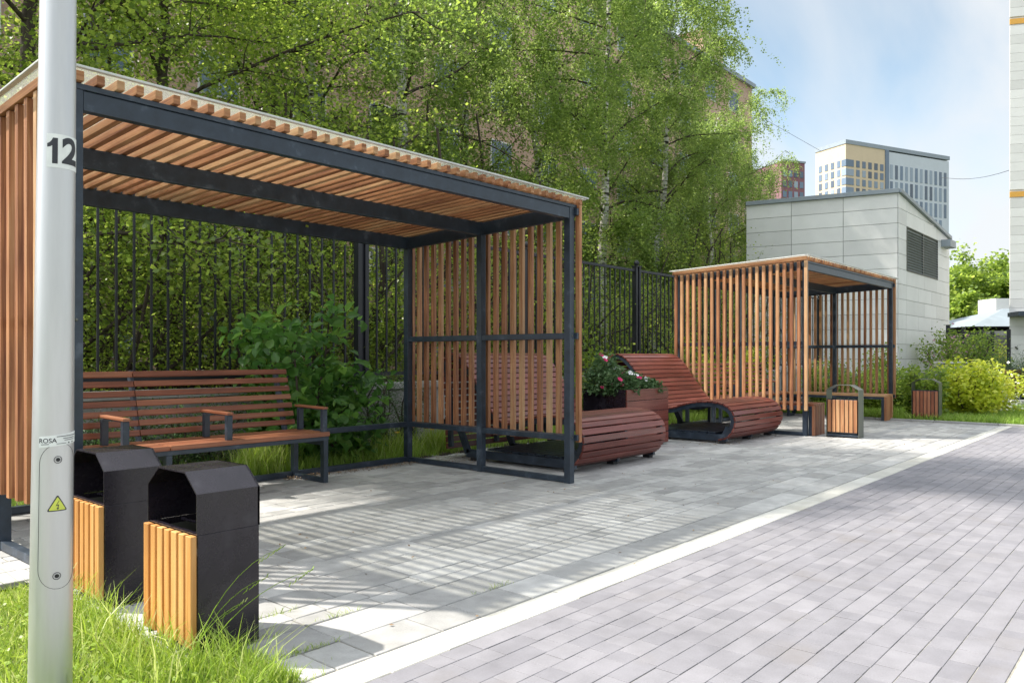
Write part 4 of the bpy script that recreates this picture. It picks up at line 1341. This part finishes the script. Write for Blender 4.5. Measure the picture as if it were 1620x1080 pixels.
# ------------------------------------------------------------------ things in the gap between the two pale buildings
gh = thing('house', (*pd(1537, 48), 0), 'low house with pale metal hip roof seen between the two pale buildings', 'house')
u = rt; v = fwv
hw_ = 7.0
mb = MB(); block(mb, O + u * 1.0, v, 8, u, hw_, 0, 2.75); mb.build('wall', 'concrete', gh)
zr = 1.2 + (563 - 516) / 1230 * 48; zp = 1.2 + (563 - 486) / 1230 * 50
mb = MB(); q = [O, u * hw_ + u * 1.3, u * (hw_ + 1.3) + v * 8.6, v * 8.6]; q = [p + Vector((0, 0, zr)) for p in q]; rg = [u * 4.2 + v * 3.5 + Vector((0, 0, zp)), u * 7 + v * 3.5 + Vector((0, 0, zp))]
mb.add([tuple(p) for p in q + rg], [(0, 1, 5, 4), (1, 2, 5), (2, 3, 4, 5), (3, 0, 4), (3, 2, 1, 0)], None, .5); rf = mb.build('roof', 'house_roof', gh)
mb = MB(); block(mb, u * 4.0 + v * 4, v, 2, u, 2.2, zp - 1.2, zp + .72); mb.build('chimney', 'white_cladding', rf)

FY = 1.2
gf = thing('mesh_fence', (*pd(1500, 27), 0), 'dark mesh fence with square posts beside the lilac bush near the white building', 'fence')
fpts = [(1500, 27, 516), (1524, 27.3, 519), (1552, 28, 523), (1570, 28.6, 526), (1596, 29, 523)]
prevp = None; org = Vector((*pd(1500, 27), 0))
for (x_, d_, y_) in fpts:
    p = Vector((*pd(x_, d_), 0)) - org; h_ = 1.2 + (563 - y_) / 1230 * d_ + .05
    mb = MB(); mb.box(p.x - .06, p.x + .06, p.y - .06, p.y + .06, 0, h_); mb.build('post', 'fence_paint', gf)
    if prevp is not None:
        mb = MB(); a, ha = prevp; hh_ = min(ha, h_) - .15
        n = int((p - a).length / .055)
        for k in range(1, n):
            c = a.lerp(p, k / n); mb.box(c.x - .008, c.x + .008, c.y - .008, c.y + .008, .1, hh_)
        for zz in np.linspace(.1, hh_, 9):
            mb.bar(a + Vector((0, 0, zz)), p + Vector((0, 0, zz)), .012, .012)
        mb.build('mesh_panel', 'fence_paint', gf)
    prevp = (p, h_)
gx, gy = pd(1497, 23.5)
g = thing('utility_cabinet', (gx, gy, 0), 'low blue grey utility cabinet with pale lid beside the clad building', 'cabinet')
mb = MB(); block(mb, O, v, .6, u, .55, 0, .98); mb.build('body', 'roof_flashing', g); mb = MB(); block(mb, -v * .05 - u * .03, v, .7, u, .65, .982, 1.03); mb.build('lid', 'white_cladding', g)
gx, gy = pd(1604, 19)
g = thing('bench', (gx, gy, 0), 'dark slatted park bench just cut by the right edge, beside the hedge', 'bench')
mb = MB()
for k in range(3):
    mb.bar(Vector((0, 0, .42 + k * .0)) + v * k * .12, u * 1.6 + Vector((0, 0, .42)) + v * k * .12, .1, .03)
mb.build('seat', 'bench_wood', g)
mb = MB()
for k in range(3):
    mb.bar(v * .42 + Vector((0, 0, .55 + k * .13)), v * .42 + u * 1.6 + Vector((0, 0, .55 + k * .13)), .03, .09)
mb.build('backrest', 'bench_wood', g)
for s in (.15, 1.3):
    mb = MB(); mb.bar(u * s + Vector((0, 0, 0)), u * s + Vector((0, 0, .41)), .05, .05, up=(1, 0, 0)); mb.bar(u * s + v * .4, u * s + v * .4 + Vector((0, 0, .9)), .05, .05, up=(1, 0, 0)); mb.build('leg', 'steel_paint', g)
mb = MB(); block(mb, Vector((*pd(1560, 18.2), -.05)), v, .5, u, 3.0, 0, .2); tag(mb.build('garden_kerb', 'concrete'), kind='structure')

# cables
mb = MB(); a = Vector(pd(1490, 60, 281)); b_ = Vector(pd(1640, 40, 254))
mb.tube([tuple(a.lerp(b_, t / 10) - Vector((0, 0, .9 * math.sin(math.pi * t / 10) * .5))) for t in range(11)], .018, 4)
tag(mb.build('overhead_cable', 'rubber'), 'thin dark overhead cable crossing the sky right of the tower', 'cable')
mb = MB(); a = Vector(pd(1180, 60, 172)); b_ = Vector(pd(1300, 60, 240))
mb.tube([tuple(a.lerp(b_, t / 8)) for t in range(9)], .014, 4)
tag(mb.build('overhead_cable', 'rubber'), 'faint overhead cable slanting down between the birch and the towers', 'cable')

# ------------------------------------------------------------------ trees
T = [
 # px, Y, H, Rad, kind, seed, nleaf, leaf, label
 (640, 13.5, 15.5, 4.0, 'birch', 1, 88000, .078, 'birch with pale trunk and upright limbs above the middle of the near pergola roof'),
 (952, 12.2, 13.5, 3.1, 'birch', 2, 84000, .074, 'weeping birch with white trunk just right of the near pergola'),
 (1030, 14.5, 14.6, 2.7, 'birch', 3, 84000, .076, 'slender birch with white trunk between the two pergolas'),
 (1128, 18.5, 12.9, 4.0, 'birch', 4, 100000, .084, 'birch with drooping twigs left of the clad building'),
 (845, 17.0, 17.5, 4.2, 'birch', 5, 84000, .088, 'tall dark weeping birch above the right end of the near pergola roof'),
 (500, 15.5, 13.5, 4.0, 'birch', 6, 56000, .084, 'light green birch in front of the brick windows'),
 (1070, 21.0, 12.6, 3.6, 'birch', 8, 60000, .092, 'birch in front of the roof house of the brick block'),
 (1185, 20.0, 12.0, 3.0, 'birch', 9, 46000, .085, 'birch with loose drooping twigs nearest to the towers'),
 (1232, 20.0, 10.2, 2.6, 'birch', 10, 40000, .085, 'small birch reaching over the clad building roof in front of the plum block'),
 (735, 19.0, 18.0, 4.4, 'birch', 7, 34000, .090, 'tall airy birch deep in the row above the pergola'),
]
for i, (x_, Y_, H_, R_, kd, sd, nl_, lf, lab) in enumerate(T):
    make_tree('birch_tree', (px(x_, Y_), Y_), H_, R_, kd, sd, nl_, lab, leaf=lf, limbs=30)
M = [
 (265, 11.8, 8.6, 3.2, 11, 50000, .068, 'broad bright green maple over the left end of the near pergola'),
 (60, 11.5, 9.0, 3.0, 12, 42000, .068, 'leafy maple behind the lamp post at the left edge'),
 (400, 17.5, 10.8, 3.6, 13, 22000, .085, 'maple with dark crooked limbs below the brick windows'),
 (1205, 22.0, 9.6, 3.4, 14, 22000, .11, 'round bright green tree just left of the clad building roof'),
]
for i, (x_, Y_, H_, R_, sd, nl_, lf, lab) in enumerate(M):
    make_tree('maple_tree', (px(x_, Y_), Y_), H_, R_, 'maple', sd, nl_, lab, leaf=lf, limbs=24, base=.16)
make_tree('maple_tree', (2.8, 12.0), 13.6, 2.6, 'maple', 33, 48000, 'tallest maple, its leafy boughs reaching into the upper left corner', base=.42, leaf=.075, limbs=24)
# understorey
def make_bush(name, loc, H, Rad, seed, n, leaf, label, mat='maple_leaf', group=None, cat='bush', z0=0.0, aspect=.8, fold=False, stems=9, spread=.16, dark=None):
    rr = np.random.default_rng(seed)
    g = thing(name, (loc[0], loc[1], z0), label, cat, group)
    st = MB(); A = []
    for k in range(stems):
        az = k * 2.399 + rr.normal(0, .3); el = rr.uniform(.7, 1.35)
        d = (math.cos(az) * math.cos(el), math.sin(az) * math.cos(el), math.sin(el))
        L = H * rr.uniform(.75, 1.1)
        pts = curve_pts((rr.normal(0, .05 * Rad), rr.normal(0, .05 * Rad), -.05), d, L, 6, .02, rr, .15)
        for p in pts:
            rad = math.hypot(p[0], p[1])
            if rad > Rad: p[0] *= Rad / rad; p[1] *= Rad / rad
        st.tube([tuple(p) for p in pts], [.012 * H * (1 - j / 8) + .003 for j in range(7)], 5, cap=False)
        for j in range(1, 7):
            for _ in range(3):
                d2 = rr.normal(0, 1, 3); d2[2] = abs(d2[2]) * .5
                sp = curve_pts(pts[j], d2, Rad * rr.uniform(.15, .45), 3, .02, rr, .2)
                st.tube([tuple(q) for q in sp], [.005, .004, .003, .002], 3, cap=False)
                A += sp[1:]
    A = np.array(A); A = A[A[:, 2] > .02 * H]
    rc = np.hypot(A[:, 0], A[:, 1]) / Rad
    A[:, 0] /= np.maximum(1, rc); A[:, 1] /= np.maximum(1, rc)
    A[:, 2] = np.minimum(A[:, 2], H * 1.02)
    st.build('stems', 'bark', g)
    ct = np.clip(rr.normal(rr.uniform(.28, .62), .2, len(A)), 0, 1)
    ix = rr.integers(0, len(A), n)
    P = A[ix] + rr.normal(0, spread, (n, 3)) * np.array((1, 1, .8))
    P[:, 2] = np.maximum(P[:, 2], .02)
    leaves('foliage', P, leaf, seed + 7, mat, g, tint=ct[ix], aspect=aspect, fold=fold, down=.25)
    return g
UL = .055
U = [
 (20, 10.2, 3.2, 1.7, 'understorey bush at the far left edge, behind the fence'),
 (170, 9.9, 3.0, 1.6, 'understorey bush behind the left end of the backrest, beyond the fence'),
 (285, 10.6, 3.6, 1.8, 'understorey bush beyond the fence above the seam of the long bench'),
 (385, 9.8, 3.0, 1.6, 'understorey bush beyond the fence just left of the big leafy shrub'),
 (480, 10.7, 3.8, 1.8, 'understorey bush beyond the fence directly above the big leafy shrub'),
 (580, 9.9, 3.1, 1.6, 'understorey bush beyond the fence post right of the leafy shrub'),
 (690, 10.4, 3.5, 1.7, 'understorey bush seen through the left half of the near slat wall'),
 (790, 9.9, 3.1, 1.6, 'understorey bush seen through the middle post of the near slat wall'),
 (880, 10.6, 3.3, 1.8, 'understorey bush seen through the right half of the near slat wall'),
 (968, 9.9, 2.9, 1.6, 'understorey bush beyond the fence behind the petunia planter'),
 (1045, 10.5, 3.4, 1.8, 'understorey bush beyond the fence above the curled backrest of the far lounger'),
 (1110, 10.0, 3.0, 1.6, 'understorey bush seen through the left slats of the far pergola'),
 (1165, 11.2, 3.8, 1.9, 'understorey bush touching the left end of the clad building'),
]
for i, (x_, Y_, H_, R_, lab) in enumerate(U):
    make_bush('bush', (px(x_, Y_), Y_), H_, R_, 50 + i, 6000, UL, lab, group='bushes just beyond the fence', z0=.5, spread=.2)
# taller saplings filling the middle storey
for i, (x_, Y_, H_, R_, lab) in enumerate([
    (130, 14.0, 6.2, 2.4, 'tall sapling filling the gap behind the maple at the left'),
    (560, 12.0, 6.6, 2.3, 'tall sapling between the near pergola beam and the birch above it'),
    (350, 13.5, 6.4, 2.4, 'tall sapling behind the big leafy shrub, beyond the fence'),
    (760, 13.0, 6.8, 2.3, 'tall sapling rising behind the near slat wall'),
    (900, 15.0, 7.2, 2.5, 'tall sapling left of the white birch trunk'),
    (1000, 17.5, 7.4, 2.6, 'tall sapling between the two white birch trunks'),
    (1085, 13.5, 6.4, 2.3, 'tall sapling above the left corner of the far pergola'),
    (1150, 24.0, 8.6, 3.2, 'tall sapling just beside the clad building, deep in the wood'),
    (1180, 15.8, 6.6, 2.2, 'tall sapling hugging the back corner of the clad building')]):
    make_bush('sapling', (px(x_, Y_), Y_), H_, R_, 80 + i, 7500, .075, lab, group='saplings beyond the fence', cat='young tree', z0=.5, spread=.3, stems=12)

# planting strip between shelter and wall
make_bush('leafy_shrub', (px(482, 7.5), 7.5), 1.72, .60, 101, 1900, .135, 'big leafy green shrub at the right end of the long bench', 'dark_leaf', spread=.10, aspect=.72, fold=True, stems=8)
make_bush('leafy_shrub', (px(540, 7.6), 7.6), 1.0, .55, 102, 900, .12, 'lower dark leafy shrub in front of the double fence post', 'dark_leaf', spread=.10, aspect=.72, fold=True, stems=7)
make_bush('feathery_shrub', (px(612, 7.7), 7.7), .95, .48, 103, 7000, .03, 'soft feathery evergreen shrub left of the near slat wall', 'fern_leaf', spread=.09, aspect=.35, stems=12)
make_bush('feathery_shrub', (px(648, 7.9), 7.9), 1.15, .3, 104, 2500, .03, 'thin feathery sapling in front of the retaining wall', 'fern_leaf', spread=.07, aspect=.35, stems=5)
for i, x_ in enumerate([160, 255, 330]):
    make_bush('low_shrub', (px(x_, 7.8), 7.8), .75, .5, 110 + i, 3500, .035, ['fine leaved low shrub behind the left end of the bench backrest', 'fine leaved low shrub behind the seam of the bench backrest', 'fine leaved low shrub right of the seam of the bench backrest'][i], 'fern_leaf', group='low shrubs behind the bench', spread=.1, aspect=.45)
make_bush('light_shrub', (px(945, 7.7), 7.7), 1.35, .6, 115, 3000, .07, 'light green shrub behind the petunia planter', 'maple_leaf', spread=.12, fold=True)
make_bush('light_shrub', (px(1000, 7.9), 7.9), 1.1, .5, 116, 2400, .07, 'light green shrub behind the curl of the far lounger', 'maple_leaf', spread=.12, fold=True)
for i, (x_, Y_) in enumerate([(1100, 7.6), (1135, 7.7), (1172, 7.6)]):
    make_bush('light_shrub', (px(x_, Y_), Y_), 1.35, .7, 120 + i, 4200, .075, ['bright shrub behind the far pergola, leftmost of three', 'bright shrub behind the far pergola, middle of three', 'bright shrub behind the far pergola, rightmost of three'][i], 'gold_leaf' if i == 1 else 'maple_leaf', group='bright shrubs behind the far pergola', spread=.14, fold=True)
# shrubs behind the right slat wall of the far pergola, on the lawn
for i, (x_, d_, h_, r_) in enumerate([(1350, 18.2, 1.2, .7), (1382, 17.0, 1.0, .6), (1408, 18.5, 1.25, .7), (1425, 17.5, 1.0, .5), (1300, 20.0, .9, .6)]):
    X_, Y_ = pd(x_, d_)
    make_bush('lawn_shrub', (X_, Y_), h_, r_, 130 + i, 4200, .06, ['fresh green shrub behind the middle of the right slat wall', 'small green shrub above the sunlit bench seat', 'green shrub behind the last slats of the far pergola', 'low green shrub between the far pergola and the metal hoop bin', 'low green shrub seen under the near corner of the far pergola roof'][i],
              'maple_leaf', group='green shrubs beside the clad building', spread=.11)
X_, Y_ = pd(1463, 15.0); make_bush('lawn_shrub', (X_, Y_), .98, .27, 136, 1700, .075, 'leafy young shrub rising behind the hoop of the lawn edge bin', 'maple_leaf', spread=.08, fold=True)
X_, Y_ = pd(1525, 15.6); make_bush('golden_bush', (X_, Y_), 1.06, .66, 140, 5200, .085, 'yellow green bush on the lawn right of the metal hoop bins', 'gold_leaf', spread=.09, stems=14)
X_, Y_ = pd(1568, 16.3)
g = make_bush('flowering_bush', (X_, Y_), .98, .66, 141, 3800, .08, 'yellow green bush dotted with white blossom clusters near the right edge', 'gold_leaf', spread=.09, stems=14)
P = mound(420, 0, 0, .1, .68, .68, .92, 5)
P = P[(np.hypot(P[:, 0], P[:, 1]) > .38) | (P[:, 2] > .75)]
leaves('blossom', P, .06, 6, 'bush_flower', g, aspect=.9)
for i, (x_, d_, h_, r_) in enumerate([(1545, 21, 1.15, 1.0), (1585, 20, 1.2, 1.1), (1625, 19.5, 1.15, 1.1)]):
    X_, Y_ = pd(x_, d_); make_bush('hedge_bush', (X_, Y_), h_, r_, 150 + i, 8000, .04, ['dark green fine leaved bush behind the yellow green one', 'dark green fine leaved bush behind the white blossomed one', 'dark green fine leaved bush cut by the right edge'][i], 'fern_leaf', group='dark hedge bushes at the right', spread=.14, aspect=.4, stems=14)
X_, Y_ = pd(1513, 25.5); g = make_bush('lilac_bush', (X_, Y_), 2.1, 1.0, 160, 6000, .09, 'lilac bush with pink blossom in front of the mesh fence', 'maple_leaf', spread=.2)
P = mound(240, 0, 0, .5, 1.0, 1.0, 1.6, 7); leaves('blossom', P, .11, 8, 'pink_bloom', g)
X_, Y_ = pd(1548, 32); make_bush('garden_bush', (X_, Y_), 1.75, 1.5, 161, 6000, .12, 'pale green bush behind the mesh fence under the house roof', 'maple_leaf', spread=.3)
X_, Y_ = pd(1580, 30.5); make_bush('garden_bush', (X_, Y_), 1.5, 1.0, 162, 4000, .12, 'yellowish bush behind the fence beside the white building', 'gold_leaf', spread=.25)
# far trees in the gap
for i, (x_, d_, h_, r_) in enumerate([(1490, 66, 7.0, 5.0), (1530, 68, 8.4, 5.0), (1568, 66, 7.4, 4.6), (1598, 70, 7.0, 5.0), (1512, 60, 4.6, 3.0), (1450, 75, 8, 6)]):
    X_, Y_ = pd(x_, d_)
    make_tree('far_tree', (X_, Y_), h_, r_, 'maple', 170 + i, 15000, leaf=.30, label=['far leafy tree touching the right wall of the clad building', 'tallest far tree in the gap, behind the house', 'far leafy tree rising above the white chimney', 'far leafy tree touching the white building', 'rounder nearer tree at the left of the gap, above the lilac', 'far tree hidden behind the clad building'][i],
              group='far trees between the two pale buildings', z0=0.0, base=.12, limbs=22)
# wood backdrop low behind everything on the left: more saplings deep in
for i, (x_, Y_) in enumerate([(-40, 16), (800, 24), (930, 23.2)]):
    make_bush('sapling', (px(x_, Y_), Y_), 5.2, 3.0, 190 + i, 9000, .13, ['deep wood sapling at the far left edge', 'deep wood sapling behind the near slat wall', 'deep wood sapling behind the white birch trunk'][i], group='saplings deep in the wood', cat='young tree', z0=.5, spread=.4, stems=10)

# ------------------------------------------------------------------ grass
rr = np.random.default_rng(77)
n = 52000
xy = np.stack([rr.uniform(-1.2, 1.46, n), rr.uniform(2.31, 4.5, n)], 1)
xy = np.concatenate([xy, np.stack([rr.uniform(1.44, 1.65, 2200), rr.uniform(2.47, 2.94, 2200)], 1)])
keep = (xy[:, 0] * cs + xy[:, 1] * sn > 1.6)
xy = xy[keep]
tag(blades('lawn_grass', xy, .025, .085, .0055, 1, 'grass_blade', lean=1.1), 'bright green grass around the lamp post and the hooded bins', 'grass', kind='stuff')
n = 700
cxy = rr.uniform(0, 1, (26, 2)) * np.array((1.9, 1.5)) + np.array((-.35, 2.45)); ci = rr.integers(0, 26, n)
xy = cxy[ci] + rr.normal(0, .06, (n, 2))
a_ = np.stack([rr.uniform(1.22, 1.46, 700), rr.uniform(2.7, 4.2, 700)], 1)
b2 = np.stack([rr.uniform(1.45, 1.60, 500), rr.uniform(2.5, 2.93, 500)], 1)[:180]
xy = np.concatenate([xy[xy[:, 0] < 1.46], a_, b2])
tag(blades('tall_grass', xy, .12, .26, .0055, 2, 'grass_blade', lean=1.1), 'long arching grass blades leaning against the hooded bins', 'grass', kind='stuff')
P = np.concatenate([rr.uniform((-.4, 2.35, .02), (1.4, 4.3, .07), (2600, 3))])
tag(leaves('clover', P, .022, 9, 'grass_blade', None, aspect=.9, flatness=1.5), 'small clover leaves among the grass by the lamp post', 'clover', kind='stuff')
# seed stalks by the near bin
mb = MB()
for (x0, y0, x1, y1, z1) in ((1.44, 2.90, 1.86, 2.80, .42), (1.45, 2.92, 1.80, 2.84, .30), (1.46, 2.88, 1.95, 2.70, .33), (1.40, 2.86, 1.70, 2.85, .22)):
    pts = [(x0 + (x1 - x0) * t ** 1.5 * .8, y0 + (y1 - y0) * t, z1 * math.sin(t * 1.45)) for t in np.linspace(0, 1, 9)]
    mb.tube(pts, [.0022 * (1 - .6 * t) for t in np.linspace(0, 1, 9)], 4)
    q = Vector(pts[-1])
    for k in range(9):
        mb.bar(q - Vector((.012 * k, -.002 * k, .006 * k)), q - Vector((.012 * k, -.002 * k, .006 * k)) + Vector((.014, random.uniform(-.012, .012), .012)), .0035, .002)
tag(mb.build('grass_stalk', 'grass_blade'), 'thin seed stalks arching in front of the near black bin', 'grass', kind='stuff')
# strip behind the shelters
n = 26000
xy = np.stack([rr.uniform(0.5, 18, n), 6.84 + rr.random(n) ** 1.5 * 1.4], 1)
tag(blades('border_grass', xy, .08, .24, .007, 4, 'lawn_blade', lean=.8), 'grass in the planting strip behind the shelters', 'grass', kind='stuff')
cxy = np.stack([np.array([px(x_, 7.05) for x_ in (395, 410, 425, 440, 600, 640, 690, 700)]), np.full(8, 7.05)], 1)
ci = rr.integers(0, 8, 1900); xy = cxy[ci] + rr.normal(0, .09, (1900, 2))
tag(blades('tuft_grass', xy, .25, .5, .008, 5, 'grass_blade', lean=.7), 'taller grass tufts under the long bench and by the low rail', 'grass', kind='stuff')
# lawn beyond the paving
n = 60000
t_ = rr.random(n) ** 1.6
xy = np.stack([15.72 + t_ * 10, rr.uniform(-3.0, 6.8, n)], 1)
tag(blades('lawn_grass', xy, .08, .20, .012, 6, 'lawn_blade', lean=.7), 'sunny green lawn beyond the end of the paving', 'grass', kind='stuff')
# weeds in the joints
C_ = np.array([(1.66, 2.55), (1.72, 2.72), (1.8, 2.715), (1.75, 2.96), (1.88, 3.2), (2.05, 3.19), (1.62, 2.46), (1.9, 2.71), (2.2, 2.97), (1.7, 3.46), (3.0, 2.71)])
ci = rr.integers(0, len(C_), 420); xy = C_[ci] + rr.normal(0, 1, (420, 2)) * np.array((.06, .008))
tag(blades('joint_weeds', xy, .012, .05, .003, 8, 'grass_blade', lean=1.5), 'small weeds growing in the paving joints beside the near bin', 'weeds', kind='stuff')
# yellow flowers
for i, (x_, Y_, z_) in enumerate([(626, 7.0, .30), (681, 7.05, .29)]):
    g = thing('dandelion', (px(x_, Y_), Y_, 0), ['yellow dandelion left of the back post of the near pergola', 'yellow dandelion right of the back post of the near pergola'][i], 'flower', 'yellow flowers by the low rail')
    mb = MB(); mb.tube([(0, 0, 0), (.01, 0, z_ * .5), (.015, -.01, z_)], .003, 5); mb.build('stem', 'grass_blade', g)
    mb = MB()
    for k in range(22):
        a = k * 2.399; e = (k % 3) * .35
        mb.add([(.015, -.01, z_), (.015 + .03 * math.cos(a - .15), -.01 + .03 * math.sin(a - .15), z_ + .004 + e * .02), (.015 + .034 * math.cos(a), -.01 + .034 * math.sin(a), z_ + .004 + e * .02), (.015 + .03 * math.cos(a + .15), -.01 + .03 * math.sin(a + .15), z_ + .004 + e * .02)], [(0, 1, 2, 3)])
    mb.build('bloom', 'yellow_flower', g)
# debris along the base rails
n = 2200
P = np.concatenate([
    np.stack([rr.uniform(4.2, 5.9, 700), 6.62 - np.abs(rr.normal(0, .07, 700)), np.full(700, .012)], 1),
    np.stack([rr.normal(4.45, .12, 260), rr.normal(6.62, .05, 260), rr.uniform(.01, .03, 260)], 1),
    np.stack([rr.uniform(6.0, 8.4, 900), rr.normal(6.35, .18, 900), np.full(900, .012)], 1),
    np.stack([rr.uniform(9.6, 11.4, 300), rr.normal(4.9, .15, 300), np.full(300, .012)], 1),
    np.stack([rr.uniform(1.5, 15, 260), rr.uniform(2.4, 6.6, 260), np.full(260, .008)], 1)])
tag(leaves('leaf_litter', P, .022, 12, 'debris', None, flatness=3.0), 'dry leaf litter and bits of bark along the base rails', 'leaf litter', kind='stuff')
mb = MB(); X_, Y_, _ = G_ = (px(815, 6.1), 6.1, 0)
mb.tube([(X_ + .0, Y_, .014), (X_ + .05, Y_ + .02, .014), (X_ + .055, Y_ + .022, .014)], [.014, .014, .008], 12)
tag(mb.build('bottle_cap', 'blue_plastic'), 'small blue plastic bit lying under the near lounger', 'litter')
